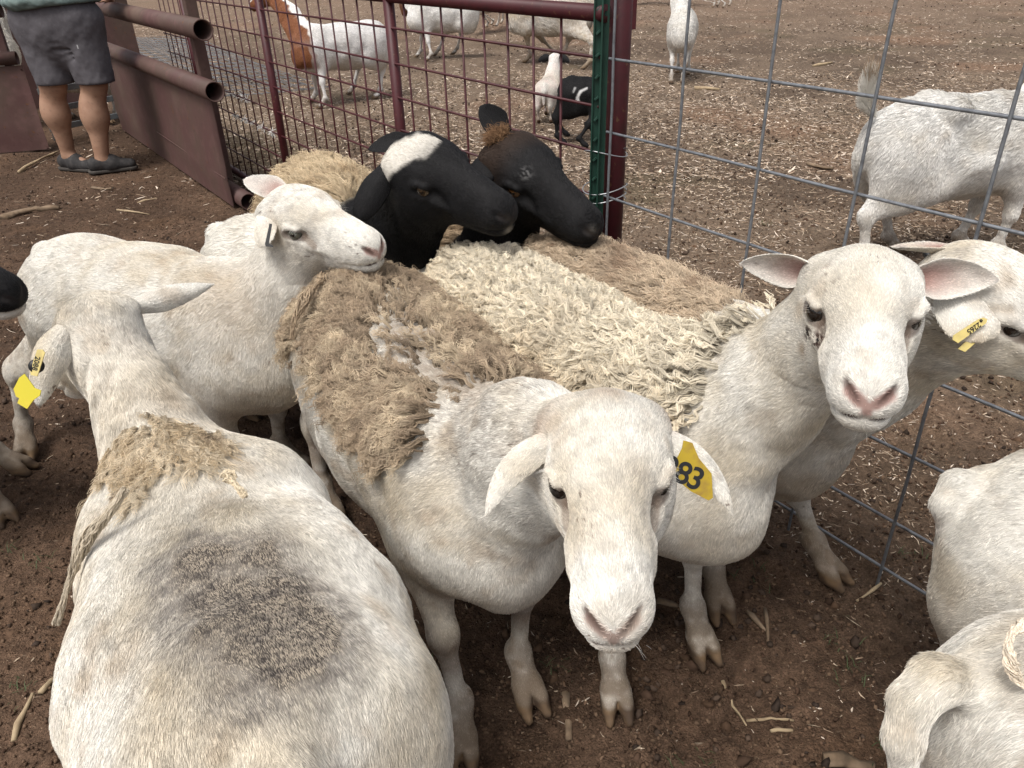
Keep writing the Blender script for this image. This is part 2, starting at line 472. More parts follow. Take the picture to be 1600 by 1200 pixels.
def head(S, poll, A, sc=1.0, kind='ewe', eyes_open=1.0):
    """poll: centre of the skull; A rows: forward, left, up.  sc 1 = 27 cm head"""
    def p(x, y, z): return poll + sc * (x * A[0] + y * A[1] + z * A[2])
    t = dict(tag='head'); X, Y, Z = A
    long_ = 1.0
    back = -X
    S.ell(p(0, 0, 0.002), V(.078, .056, .060) * sc, A, k=.03 * sc, d=back, **t)
    S.ell(p(.045, 0, .012), V(.060, .047, .042) * sc, A, k=.03 * sc, d=back, **t)
    S.cone(p(.20, 0, -.018), p(.05, 0, -.008), .035 * sc, .055 * sc, k=.030 * sc, lat=Y, f=.86, d=back - .2 * Z, **t)
    S.cone(p(.19, 0, .002), p(.06, 0, .030), .017 * sc, .024 * sc, k=.03 * sc, lat=Y, f=1.0, d=back + .1 * Z, **t)   # nose bridge
    S.ell(p(.150, 0, -.024), V(.060, .0385, .040) * sc, A, k=.022 * sc, d=back, **t)
    S.ell(p(.212, 0, -.022), V(.030, .0355, .032) * sc, A, k=.022 * sc, d=back, tag='muzzle')
    S.cone(p(.195, 0, -.052), p(.03, 0, -.075), .020 * sc, .028 * sc, k=.03 * sc, lat=Y, f=1.05, d=back - .3 * Z, **t)  # jaw
    S.ell(p(.218, 0, -.050), V(.016, .021, .013) * sc, A, k=.010 * sc, d=back, tag='muzzle')   # chin / lower lip
    ex = -.022     # the eyes sit well back, close to the ears
    for sg in (1, -1):
        y = sg
        S.ell(p(.030, .034 * y, -.040), V(.062, .024, .042) * sc, A, k=.022 * sc, d=back - .5 * Z + .2 * y * Y, **t)   # cheek
        S.cone(p(.085, .040 * y, -.018), p(.150, .030 * y, -.030), .013 * sc, .010 * sc, k=.014 * sc, d=back, **t)      # facial crest
        S.ell(p(.052 + ex, .041 * y, .026), V(.032, .016, .015) * sc, A, k=.014 * sc, d=back + .3 * y * Y, **t)     # brow ridge
        S.ell(p(-.036, .048 * y, .018), V(.024, .020, .020) * sc, A, k=.02 * sc, d=y * Y, **t)         # ear base
        # eye socket, lids
        S.ell(p(.083 + ex, .068 * y, .001), V(.0270, .023, .0170) * sc, A, k=.006 * sc, op='s')
        lid = [(.0535, .0555, .001), (.061, .0610, .0130), (.074, .0640, .0175), (.090, .0565, .0125), (.1010, .0470, -.001)]
        for a_, b_ in zip(lid[:-1], lid[1:]):
            S.cone(p(a_[0] + ex, a_[1] * y, a_[2]), p(b_[0] + ex, b_[1] * y, b_[2]), .0042 * sc, .0042 * sc, k=.005 * sc, d=back, tag='lid')
        low = [(.0535, .055, .000), (.063, .0585, -.0125), (.080, .0565, -.0150), (.1010, .0465, -.003)]
        for a_, b_ in zip(low[:-1], low[1:]):
            S.cone(p(a_[0] + ex, a_[1] * y, a_[2]), p(b_[0] + ex, b_[1] * y, b_[2]), .0034 * sc, .0034 * sc, k=.005 * sc, d=back, tag='lid')
        # tear groove in front of the eye
        S.cone(p(.106 + ex, .052 * y, -.002), p(.128 + ex, .049 * y, -.016), .009 * sc, .006 * sc, k=.016 * sc, op='s')
        # nostril and the comma-shaped slit
        S.cone(p(.2475, .010 * y, -.024), p(.230, .0275 * y, -.002), .0050 * sc, .0040 * sc, k=.005 * sc, op='s', tag='nostril')
        S.cone(p(.2475, .010 * y, -.024), p(.249, .002 * y, -.036), .0035 * sc, .0028 * sc, k=.004 * sc, op='s', tag='nostril')
        # mouth line
        S.cone(p(.244, .000 * y, -.042), p(.222, .027 * y, -.044), .0024 * sc, .0022 * sc, k=.005 * sc, op='s')
        S.cone(p(.222, .027 * y, -.044), p(.165, .0365 * y, -.052), .0032 * sc, .0022 * sc, k=.006 * sc, op='s')
    S.cone(p(.2485, 0, -.030), p(.244, 0, -.042), .0020 * sc, .0020 * sc, k=.004 * sc, op='s')
    for y in (1, -1):
        S.marks += [('nose', p(.243, .008 * y, -.020), p(.236, .018 * y, -.012), .0070 * sc), ('nose', p(.247, .003 * y, -.022), p(.247, 0, -.038), .005 * sc),
                    ('nosein', p(.2475, .010 * y, -.024), p(.232, .0255 * y, -.004), .0043 * sc), ('nosein', p(.244, 0, -.042), p(.222, .027 * y, -.044), .0022 * sc),
                    ('rim', p(.034, .058 * y, 0), p(.076, .052 * y, -.001), .0125 * sc), ('tear', p(.078, .048 * y, -.004), p(.100, .045 * y, -.020), .007 * sc)]
    return p


def eyes(S, poll, A, sc, parent, off, color=(0.02, 0.012, 0.006), white=False):
    m_ = M_EYE if not white else eye_mat(color)
    out = []
    for y in (1, -1):
        c = poll + sc * (.0550 * A[0] + .0485 * y * A[1] + .001 * A[2])
        u, v = np.meshgrid(np.linspace(0, math.pi, 13), np.linspace(0, 2 * math.pi, 21)[:-1], indexing='ij')
        # pole along the outward axis
        ax = nz(A[1] * y + .35 * A[0]); b = nz(A[0] - np.dot(A[0], ax) * ax); cc = np.cross(ax, b)
        X = np.cos(u)[..., None] * ax + (np.sin(u) * np.cos(v))[..., None] * b + (np.sin(u) * np.sin(v))[..., None] * cc
        P = (c + .0168 * sc * X).reshape(-1, 3)
        F = []
        for i in range(12):
            for j in range(20):
                F.append((i * 20 + j, (i + 1) * 20 + j, (i + 1) * 20 + (j + 1) % 20, i * 20 + (j + 1) % 20))
        r = np.sin(u).ravel() * np.where(u.ravel() > math.pi / 2, 9, 1)
        lx = (np.sin(u) * np.cos(v)).ravel(); ly = (np.sin(u) * np.sin(v)).ravel()
        o = mobj('eye', P, F, m_, parent, off=off)
        colr = np.tile(np.array(color), (len(P), 1)) * 1.0
        colr[(abs(lx) < .42) & (abs(ly) < .17) & (u.ravel() < 1.5)] = (.004, .003, .003)
        colr[r > .72] = (.03, .015, .01) if not white else np.array(color) * .4
        set_col(o.data, colr)
        out.append(o)
    return out


def eye_mat(color):
    return mat('eye_amber', attr='tint', rough=0.08, spec=0.6)


def ear_mesh(root, d0, open0, length, width, thick=.0028, cup=.45, droop=.25, ddir=(0, 0, -1), nu=22, nv=20, tipr=1.0, neck=.42, point=1.0):
    """leaf-shaped cupped ear. returns P, Q, dirs, inner-mask"""
    root = np.asarray(root, float); d = nz(d0); op = nz(np.asarray(open0, float) - np.dot(open0, d) * d)
    P = []; DR = []; IN = []
    c = root.copy(); st = length / (nu - 1)
    for i in range(nu):
        u = i / (nu - 1)
        w = width * .5 * (neck + (1 - neck) * sm(0, .42, u)) * max(1 - max(0, (u - .38) / .62) ** (1.9 * tipr), 0.0) ** (.5 + .28 * point) + .0012
        cu = cup * w * (1.25 - .75 * u)
        side = np.cross(d, op)
        tt = thick * (1 + 1.2 * (1 - u)) * (1 if u < .93 else .6)
        for j in range(nv):
            a = 2 * math.pi * j / nv; x = math.cos(a); z = math.sin(a)
            bow = -cu * (1 - x * x) + cu * .55
            P.append(c + side * (w * x) + op * (bow + tt * z * math.sqrt(max(1 - .7 * x * x, 0.05))))
            DR.append(d + side * x * .5); IN.append((1.0 - .8 * sm(.2, .8, u)) * (1 - abs(x) ** 2.5) if z > .1 else 0.0)
        d = nz(d + np.asarray(ddir, float) * droop * st / length * 2.2 * (.3 + u))
        op = nz(op - np.dot(op, d) * d)
        c = c + d * st
    Q = [(i * nv + j, i * nv + (j + 1) % nv, (i + 1) * nv + (j + 1) % nv, (i + 1) * nv + j) for i in range(nu - 1) for j in range(nv)]
    P = np.array(P); e = len(P); tip = P[-nv:].mean(0)
    Q = np.array(Q)
    # close the tip
    h = nv // 2
    cap = [((nu - 1) * nv + j, (nu - 1) * nv + j + 1, (nu - 1) * nv + (nv - j - 1) % nv, (nu - 1) * nv + (nv - j) % nv) for j in range(1, h - 1)]
    Q = np.concatenate([Q, np.array(cap)])
    return P, Q[:, ::-1].copy(), nz(np.array(DR)), np.array(IN), c


def trunk(S, R, Wt, h, w=1.0, deep=1.0, belly=0.0, chest=1.0, kneck=0.07, woolly=0.0, tail=True, top_w=None, hip_bones=0.0):
    """R, Wt: (x, y) of rump and withers, h height of back, w width factor. returns loc()"""
    R = np.array([R[0], R[1], 0.0]); Wt = np.array([Wt[0], Wt[1], 0.0])
    X = nz(Wt - R); L = np.linalg.norm(Wt - R); Y = np.cross((0, 0, 1), X); Z = V(0, 0, 1)
    A = np.array([X, Y, Z]); q = L / .56; g = h / .68
    top_w = h if top_w is None else top_w
    def loc(s, y, z): return R + X * (s * q) + Y * y * w + Z * z
    dd = -X - .55 * Z; k = .06 * g
    S.ell(loc(.05, 0, h - .175 * g * deep), V(.165 * q, .150 * w, .172 * g * deep), A, k=k, d=dd)
    S.ell(loc(.27, 0, h - .205 * g * deep - belly * .5), V(.33 * q, .182 * w, .20 * g * deep + belly * .5), A, k=k, d=dd)
    S.ell(loc(.52, 0, (h + top_w) / 2 - .20 * g * deep), V(.19 * q, .140 * w, .195 * g * deep), A, k=k, d=dd)
    S.ell(loc(.635, 0, top_w - .26 * g), V(.10 * q, .100 * w * chest, .115 * g), A, k=.07 * g, d=-X * .3 - Z)
    for y in (1, -1):
        S.ell(loc(.545, .082 * y, top_w - .21 * g), V(.10 * q, .062 * w, .165 * g), A, k=.05 * g, d=-X * .4 - Z)
        S.ell(loc(.04, .075 * y, h - .25 * g), V(.135 * q, .078 * w, .175 * g), A, k=.05 * g, d=-X * .5 - Z)
        if hip_bones:
            S.ell(loc(.17, .085 * y, h - .035), V(.05, .035, .03) * (1 + hip_bones), A, k=.05, d=dd)
            S.ell(loc(.24, .19 * y, h - .13), V(.09, .05, .08), A, k=.06, d=dd, op='s')
    for y in (1, -1):
        S.ell(loc(.405, .222 * y, h - .30 * g), V(.022 * q, .052 * w, .13 * g), A, k=.06, op='s')
        S.ell(loc(.165, .225 * y, h - .27 * g), V(.035 * q, .055 * w, .075 * g), A, k=.06, op='s')
        S.cone(loc(.62, .055 * y, top_w - .17 * g), loc(.68, .075 * y, top_w - .36 * g), .010, .012, k=.05, op='s')
    if hip_bones:
        S.cone(loc(.05, 0, h - .04), loc(.55, 0, top_w - .035), .03, .028, k=.05, d=-X)
    return loc, A, q, g


def leg_front(S, loc, A, q, g, y, hoof, th=1.0, toe=None, top_h=.68, w=1.0):
    hoof = V(hoof[0], hoof[1], 0.0); X, Y, Z = A
    fx = nz(V(*(toe if toe is not None else X[:2]), 0.0)); lat = np.cross(Z, fx)
    sh = loc(.60, .085 * y, .44 * g); el = loc(.53, .092 * y, .36 * g)
    fet = hoof - fx * .045 * g * th + Z * .082 * g
    kn = el + (fet - el) * .56 + fx * .012 * g; kn[2] = .215 * g
    t = dict(tag='leg')
    S.cone(sh, el, .062 * th * g, .048 * th * g, k=.05, lat=Y, f=.75, d=-Z, **t)
    S.cone(el, kn, .043 * th * g, .0225 * th * g, k=.03, lat=lat, f=.85, d=-Z, **t)
    S.ell(kn, V(.025, .024, .032) * th * g, np.array([fx, lat, Z]), k=.012, d=-Z, **t)
    S.cone(kn, fet, .0170 * th * g, .0140 * th * g, k=.015, lat=lat, f=.9, d=-Z, **t)
    foot(S, fet, hoof, fx, lat, g, th)


def foot(S, fet, hoof, fx, lat, g, th):
    Z = V(0, 0, 1); t = dict(tag='leg')
    S.ell(fet - fx * .003, V(.024, .021, .024) * th * g, np.array([fx, lat, Z]), k=.012, d=-Z, **t)
    pe = hoof - fx * .012 * g * th + Z * .038 * g
    S.cone(fet, pe, .0185 * th * g, .0205 * th * g, k=.012, lat=lat, f=1.0, d=-Z, **t)
    for s in (1, -1):
        a = pe + lat * s * .0115 * th * g; b = hoof + fx * .034 * g * th + lat * s * .0155 * th * g + Z * .010 * g
        S.cone(a, (a + b) / 2 + Z * .002, .0165 * th * g, .0155 * th * g, k=.008, lat=lat, f=.82, d=-Z, **t)
        S.cone((a + b) / 2 - Z * .004 * g, b, .0165 * th * g, .0075 * th * g, k=.004, lat=lat, f=.8, d=-Z, tag='hoof')
        S.cone((a + b) / 2 - fx * .018 * g + V(0, 0, -.010 * g), b + V(0, 0, -.003), .012 * th * g, .007 * th * g, k=.004, lat=lat, f=.95, d=-Z, tag='hoof')
        S.cone(fet - fx * .022 * th * g + lat * s * .011 * g, fet - fx * .028 * th * g + lat * s * .012 * g - Z * .016 * g, .006 * g, .004 * g, k=.004, d=-Z, tag='hoof')
    # cleft between the toes
    S.cone(hoof + fx * .012 * g + Z * .030 * g, hoof + fx * .055 * g + Z * .010 * g, .0028 * g, .006 * g, k=.006, lat=lat, f=.8, op='s')


def leg_hind(S, loc, A, q, g, y, hoof, th=1.0, toe=None, lean=0.0):
    hoof = V(hoof[0], hoof[1], 0.0); X, Y, Z = A
    fx = nz(V(*(toe if toe is not None else X[:2]), 0.0)); lat = np.cross(Z, fx)
    hip = loc(.06, .082 * y, .48 * g); st = loc(.13, .098 * y, .375 * g)
    fet = hoof - fx * .045 * g * th + Z * .082 * g
    hk = fet - fx * .030 * g + Z * (.245 - .082) * g + lat * 0; hk = hk * .85 + (loc(-.04, .085 * y, .245 * g)) * .15; hk[2] = .245 * g
    t = dict(tag='leg')
    S.cone(hip, st, .085 * th * g, .066 * th * g, k=.05, lat=Y, f=.75, d=-Z, **t)
    S.cone(st, hk + Z * .01, .056 * th * g, .024 * th * g, k=.035, lat=lat, f=.72, d=-Z - .5 * X, **t)
    S.cone(hip - X * .03, hk + Z * .03 - fx * .01, .05 * th * g, .014 * th * g, k=.04, lat=lat, f=.6, d=-Z, **t)
    S.ell(hk, V(.026, .020, .032) * th * g, np.array([fx, lat, Z]), k=.014, d=-Z, **t)
    S.cone(hk, fet, .0175 * th * g, .0150 * th * g, k=.015, lat=lat, f=.9, d=-Z, **t)
    foot(S, fet, hoof, fx, lat, g, th)


def neck(S, pts, rads, k=.06, f=.82, lat=None, tag='neck'):
    """pts from the skull to the shoulders"""
    for i in range(len(pts) - 1):
        S.cone(pts[i], pts[i + 1], rads[i], rads[i + 1], k=k, tag=tag, lat=lat, f=f, d=nz(np.asarray(pts[i + 1]) - pts[i]) - V(0, 0, .25))


# ------------------------------------------------------------------ skin assembly
def build_skin(S, h=.006, head_c=None, head_r=.2, head_h=.003, ears=(), lump=None):
    parts = []
    def cut(P, Q, D, L, hh, keep_in):
        c = P[Q].mean(1); d, _ = tri_sample(D, L, hh, c)
        return d
    def compact(P, Q):
        u, inv = np.unique(Q, return_inverse=True); return P[u], inv.reshape(Q.shape).astype(np.int32)
    P, Q, G = S.mesh(h)
    if head_c is not None:
        c = P[Q].mean(1); r_ = np.linalg.norm(c - head_c, axis=1); Q = Q[r_ > head_r]
        P = smooth_mesh(P, Q, 2); P, Q = compact(P, Q); parts.append((P, Q))
        P2, Q2, G2 = S.mesh(head_h, lo=head_c - head_r - .012, hi=head_c + head_r + .012)
        c = P2[Q2].mean(1); r_ = np.linalg.norm(c - head_c, axis=1); Q2 = Q2[r_ < head_r + .007]
        P2 = smooth_mesh(P2, Q2, 2); P2, Q2 = compact(P2, Q2); parts.append((P2, Q2))
    else:
        parts.append((smooth_mesh(P, Q, 2), Q))
    n = 0; PP = []; QQ = []
    for P, Q in parts: PP.append(P); QQ.append(Q + n); n += len(P)
    P = np.concatenate(PP); Q = np.concatenate(QQ)
    sk = Skin(); sk.G = G; sk.S = S
    sk.N = vnormals(P, Q)
    dirs, tags = S.weights(P)
    for e in ears:
        eP, eQ, eD, eI = e[:4]
        eN = vnormals(eP, eQ)
        if (eN * (eP - eP.mean(0))).sum() < 0 and False: eN = -eN
        Q = np.concatenate([Q, eQ + len(P)]); P = np.concatenate([P, eP]); sk.N = np.concatenate([sk.N, eN])
        dirs = np.concatenate([dirs, eD]); m_ = len(eP)
        for k_ in ('ear', 'earin'): tags.setdefault(k_, np.zeros(len(P) - m_))
        for k_ in list(tags):
            tags[k_] = np.concatenate([tags[k_], np.ones(m_) if k_ == 'ear' else eI if k_ == 'earin' else np.zeros(m_)])
    for k_ in ('ear', 'earin', 'head', 'muzzle', 'lid', 'leg', 'hoof', 'neck', 'body', 'tail', 'wool'):
        if k_ not in tags: tags[k_] = np.zeros(len(P))
        if len(tags[k_]) < len(P): tags[k_] = np.concatenate([tags[k_], np.zeros(len(P) - len(tags[k_]))])
    sk.P, sk.Q, sk.dirs, sk.T = P, Q, nz(dirs), tags
    T = tags
    for k_ in ('nose', 'nosein', 'rim', 'tear'): T[k_] = np.zeros(len(P))
    for (k_, a_, b_, r_) in S.marks:
        ab = b_ - a_; t_ = np.clip(((P - a_) @ ab) / (ab @ ab), 0, 1)
        dd = np.linalg.norm(P - a_ - t_[:, None] * ab, axis=1)
        T[k_] = np.maximum(T[k_], 1 - sm(r_ * .75, r_ * 1.5, dd))
    hz = sm(.040, .028, P[:, 2]) * np.clip(T['leg'] + T['hoof'], 0, 1)
    T['horn'] = hz
    fold = np.clip(T['body'] + T['neck'], 0, 1)
    P = P + sk.N * (((fbm(P, .12, 401, 2) - .5) * .024 + (fbm(P * V(1, 1, .35), .035, 402, 2) - .5) * .0065 * (T['neck'] + .5)) * fold * sm(.3, .5, P[:, 2] + .25))[:, None]
    sk.P = P; sk.N = vnormals(P, Q)
    sk.hlen = T['body'] * 1.0 + T['neck'] * 1.0 + T['head'] * .55 + T['muzzle'] * .32 + T['lid'] * .16 + T['ear'] * .30 + T['leg'] * .42 + T['tail'] * .8
    sk.hlen = np.clip(sk.hlen, .05, 1.2)
    sk.dens = (1.0 - hz * .98) * (1 - .93 * T['nose']) * (1 - T['nosein']) * (1 + 1.2 * np.clip(T['head'] + T['muzzle'] + T['ear'], 0, 1)) * (1 - .6 * T['rim'])
    return sk


def finish(name, label, cat_, sk, color, origin, coat=None, group=None, eye=None, skin_mul=.62, extra=None, hair_mat=None):
    """creates the thing: Empty > body (one continuous mesh), coat (hair), eyes"""
    off = V(origin[0], origin[1], 0)
    root = empty(name, off, label=label, category=cat_)
    if group: root['group'] = group
    c = color(sk.P, sk.N, sk.T, True)
    b = mobj('body', sk.P, sk.Q, M_SKIN, root, off=off); set_col(b.data, np.clip(c * mix(np.full((len(c), 1), skin_mul), 1.0, sk.T['horn']), 0, 1))
    if coat:
        n = coat.pop('n'); nm = coat.pop('name', 'coat')
        f_dir = None
        st = rng.bit_generator.state
        pts, rad, p, nn, d, tg = grow_hair(sk, n, **coat)
        # colour from the root position: nearest tags through the same faces
        cc = color(p, nn, tg, False)
        br = (.76 + .44 * rng.random(len(p))) * (.92 + .16 * vn(p, .006, 19))
        hair_object(nm, pts, rad, np.clip(cc * br[:, None], 0, 1), hair_mat or M_HAIR, root, off)
    if eye: eyes(sk.S, *eye, parent=root, off=off, **(extra or {}))
    return root
# ------------------------------------------------------------------ ground, fences, litter
def grid_xy(x0, x1, y0, y1, st):
    nx = int((x1 - x0) / st) + 1; ny = int((y1 - y0) / st) + 1
    xs = np.linspace(x0, x1, nx); ys = np.linspace(y0, y1, ny)
    X, Y = np.meshgrid(xs, ys, indexing='ij'); i = np.arange(nx - 1)[:, None] * ny + np.arange(ny - 1)[None]
    Q = np.stack([i, i + ny, i + ny + 1, i + 1], -1).reshape(-1, 4)
    return X.ravel(), Y.ravel(), Q

POSTT = V(.235, 2.17)                       # the T-post where the two fences meet
P_ANG = math.radians(124.5); PD = V(math.cos(P_ANG), math.sin(P_ANG))     # red panel runs away from here
WA = at(1237, 830)[:2]; WB = at(1365, 912)[:2]; WD = (WB - WA) / np.linalg.norm(WB - WA)   # grey mesh direction

def pen_mask(x, y):
    """1 inside the pen, 0 in the paddock beyond the fences"""
    n1 = V(-PD[1], PD[0]); a = (x - POSTT[0]) * n1[0] + (y - POSTT[1]) * n1[1]
    n2 = V(WD[1], -WD[0]); b = (x - WA[0]) * n2[0] + (y - WA[1]) * n2[1]
    return sm(-.25, .25, np.minimum(a, b) + .3 * (vn(np.stack([x, y, x * 0], 1), .4, 8) - .5))

def gheight(x, y):
    P = np.stack([x, y, np.zeros_like(x)], 1); d = np.hypot(x, y - 1)
    z = (fbm(P, .5, 201) - .5) * .035 - .018 * sm(.66, .80, vn(P, .075, 207)) * sm(6, 3, d) + (fbm(P, .09, 202) - .5) * .022 * sm(9, 3, d) + (fbm(P, .025, 203, 3) - .5) * .019 * sm(6, 2, d) + np.clip(fbm(P, .018, 209, 2) - .58, 0, 1) * .03 * sm(5, 1.5, d)
    return z - .006
GV = gheight

def ground_material():
    mt = bpy.data.materials.new('soil'); mt.use_nodes = True; nt = mt.node_tree; b = nt.nodes['Principled BSDF']; Lk = nt.links.new
    b.inputs['Roughness'].default_value = .95; b.inputs['Specular IOR Level'].default_value = .15
    tc = nt.nodes.new('ShaderNodeTexCoord'); at_ = nt.nodes.new('ShaderNodeAttribute'); at_.attribute_name = 'tint'
    def noise(sc, det=6, ro=.6):
        n = nt.nodes.new('ShaderNodeTexNoise'); n.inputs['Scale'].default_value = sc; n.inputs['Detail'].default_value = det; n.inputs['Roughness'].default_value = ro
        Lk(tc.outputs['Object'], n.inputs['Vector']); return n.outputs['Fac']
    def ramp(src, lo, hi, a, c):
        r = nt.nodes.new('ShaderNodeMapRange'); r.inputs[1].default_value = lo; r.inputs[2].default_value = hi; r.inputs[3].default_value = a; r.inputs[4].default_value = c; Lk(src, r.inputs[0]); return r.outputs[0]
    v = nt.nodes.new('ShaderNodeVectorMath'); v.operation = 'SCALE'; Lk(at_.outputs['Color'], v.inputs[0]); Lk(ramp(noise(38), .3, .75, .62, 1.45), v.inputs['Scale'])
    v2 = nt.nodes.new('ShaderNodeVectorMath'); v2.operation = 'SCALE'; Lk(v.outputs[0], v2.inputs[0]); Lk(ramp(noise(190, 4), .35, .7, .7, 1.35), v2.inputs['Scale'])
    Lk(v2.outputs[0], b.inputs['Base Color'])
    m1_ = nt.nodes.new('ShaderNodeMath'); m1_.operation = 'MULTIPLY_ADD'; Lk(noise(60), m1_.inputs[0]); m1_.inputs[1].default_value = 2.0; Lk(noise(260, 3), m1_.inputs[2])
    bp = nt.nodes.new('ShaderNodeBump'); bp.inputs['Strength'].default_value = .9; bp.inputs['Distance'].default_value = .010
    Lk(m1_.outputs[0], bp.inputs['Height']); Lk(bp.outputs[0], b.inputs['Normal'])
    return mt
M_SOIL = ground_material()

def ground_color(x, y):
    P = np.stack([x, y, np.zeros_like(x)], 1); pm = pen_mask(x, y)
    pen = mix(np.tile(V(.135, .084, .055), (len(x), 1)), V(.090, .056, .037), sm(.35, .7, fbm(P, .35, 211)))
    pen = mix(pen, V(.135, .080, .048), sm(.55, .85, fbm(P, .22, 212)) * .6)
    far = mix(np.tile(V(.190, .138, .098), (len(x), 1)), V(.125, .089, .063), sm(.35, .7, fbm(P, .5, 213)))
    far = mix(far, V(.25, .150, .095), sm(.58, .78, fbm(P, 1.1, 214)) * .6)
    far = mix(far, V(.105, .085, .050), sm(.6, .8, fbm(P, .8, 215)) * .5)
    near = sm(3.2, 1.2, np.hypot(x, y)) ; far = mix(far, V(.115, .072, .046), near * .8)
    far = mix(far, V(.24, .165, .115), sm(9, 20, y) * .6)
    return mix(far, pen, pm)

def make_ground():
    # one sheet: fine near the camera, coarser further out (rows share no gaps: graded axis spacing)
    def axis(lo, hi, c, fine, grow):
        a = [c]; s_ = fine
        while a[-1] < hi: a.append(a[-1] + s_); s_ = fine + max(0, abs(a[-1] - c) - 2.2) * grow
        b_ = [c]; s_ = fine
        while b_[-1] > lo: b_.append(b_[-1] - s_); s_ = fine + max(0, abs(b_[-1] - c) - 2.2) * grow
        return np.array(b_[:0:-1] + a)
    xs = axis(-150, 150, 0, .0125, .03); ys = axis(-12, 260, 1.6, .0125, .03)
    X, Y = np.meshgrid(xs, ys, indexing='ij'); nx, ny = X.shape; x = X.ravel(); y = Y.ravel()
    i = np.arange(nx - 1)[:, None] * ny + np.arange(ny - 1)[None]
    Q = np.stack([i, i + ny, i + ny + 1, i + 1], -1).reshape(-1, 4)
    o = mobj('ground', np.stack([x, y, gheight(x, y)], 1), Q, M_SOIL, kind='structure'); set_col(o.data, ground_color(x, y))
make_ground()

def at_ground(x, y, h=0.0):
    p = at(x, y, 0.0); p[2] = float(gheight(np.array([p[0]]), np.array([p[1]]))[0]) + h; return p

# scattered litter: flat chips, straw, pellets; each kind is one uncountable mass
def scatter(name, n, kind, sizes, cols, label, where, seed, lift=.001, thr=None):
    r = np.random.default_rng(seed)
    x, y = where(n, r)
    if thr is not None:
        k = thr(x, y, r); x, y = x[k], y[k]
    n = len(x); z = gheight(x, y) + lift
    if kind == 'pellet':
        B = np.array([(1, 0, 0), (-1, 0, 0), (0, 1, 0), (0, -1, 0), (0, 0, 1), (0, 0, -1), (.7, .7, .1), (-.7, .7, -.1), (.7, -.7, 0), (-.7, -.7, .1)], float)
        B = B[:6]; F = np.array([(0, 2, 4), (2, 1, 4), (1, 3, 4), (3, 0, 4), (2, 0, 5), (1, 2, 5), (3, 1, 5), (0, 3, 5)])
        B = np.concatenate([B, nz(B[F].mean(1)) * .95]); nf = []
        for i, (a, b, c) in enumerate(F): nf += [(a, b, 6 + i), (b, c, 6 + i), (c, a, 6 + i)]
        F = np.array(nf)
    else:   # a bent flat sliver: 3 cross-sections, slightly thick
        B = []; 
        for t, w in ((-1, .45), (0, 1.0), (1, .25)):
            for s_, u in ((1, 0), (-.1, 1), (-1, .0)): B.append((t, s_ * w, u))
        B = np.array(B, float); F = []
        for i in range(2):
            for j in range(2): a = i * 3 + j; F += [(a, a + 3, a + 4), (a, a + 4, a + 1)]
        F = np.array(F)
    L = sizes[0] * (.4 + 1.3 * r.random(n) ** 1.6); Wd = (L if kind == 'pellet' else sizes[1] * (.5 + r.random(n))); T = (L * .8 if kind == 'pellet' else sizes[2] * (.5 + r.random(n)))
    if kind != 'pellet': k_ = .48 + .52 * sm(1.6, 4.5, np.hypot(x, y)); L = L * k_; Wd = Wd * k_; T = T * k_
    a = r.random(n) * 6.28; tilt = r.normal(0, .18 if kind != 'pellet' else .5, n); bend = r.normal(0, .12, n)
    X = B[None, :, 0] * L[:, None]; Y = B[None, :, 1] * Wd[:, None]; Z = B[None, :, 2] * T[:, None]
    if kind != 'pellet': Y = Y + bend[:, None] * L[:, None] * (B[None, :, 0] ** 2)
    else:
        q = 1 + .30 * r.normal(0, 1, (n, len(B))); X, Y, Z = X * q, Y * q * .85, Z * q
    Zr = Z + X * np.sin(tilt)[:, None]
    if kind != 'pellet': Zr = Zr + np.abs(np.sin(tilt))[:, None] * L[:, None] * .6
    Xr = X * np.cos(a)[:, None] - Y * np.sin(a)[:, None]; Yr = X * np.sin(a)[:, None] + Y * np.cos(a)[:, None]
    V_ = np.stack([Xr + x[:, None], Yr + y[:, None], Zr + z[:, None] + (L[:, None] * .3 if kind == 'pellet' else 0)], -1).reshape(-1, 3)
    Fs = (F[None] + (np.arange(n) * len(B))[:, None, None]).reshape(-1, 3)
    o = mobj(name, V_, Fs, mat('litter', attr='tint', rough=.9, spec=.1), kind='stuff', smooth=(kind == 'pellet'))
    ci = r.integers(0, len(cols), n); c = np.array(cols)[ci] * (.6 + .7 * r.random((n, 1)))
    set_col(o.data, np.repeat(c, len(B), 0)); o['label'] = label
    return o

def wedge(d0, d1, power=1.0, half=.75):
    """random ground points inside the view wedge, distance d0..d1 from the camera foot"""
    def f(n, r):
        d = d0 + (d1 - d0) * r.random(n) ** power; t = r.uniform(-half, half, n) * (1 + .35 * (d < 3)); return np.sin(t) * d, np.cos(t) * d
    return f
far_only = lambda keep: (lambda x, y, r: r.random(len(x)) > pen_mask(x, y) * (1 - keep))
def clumpy(keep, s_=.25, lo=.35, hi=.65):
    return lambda x, y, r: (r.random(len(x)) > pen_mask(x, y) * (1 - keep)) & (r.random(len(x)) < .25 + .75 * sm(lo, hi, fbm(np.stack([x, y, x * 0], 1), s_, 305)))
scatter('wood_chips', 150000, 'sliver', (.0125, .0030, .0014), [(.46, .36, .26), (.32, .23, .16), (.60, .50, .40), (.13, .09, .062), (.23, .165, .115)], 'pale wood chips and straw bits strewn over the soil', wedge(.7, 9.5, 1.15), 1, thr=clumpy(.07))
scatter('straw_bits', 14000, 'sliver', (.022, .0022, .0010), [(.50, .40, .29), (.36, .27, .19)], 'longer pale straw bits in the far paddock', wedge(.9, 9.5, 1.1), 21, thr=clumpy(.05))
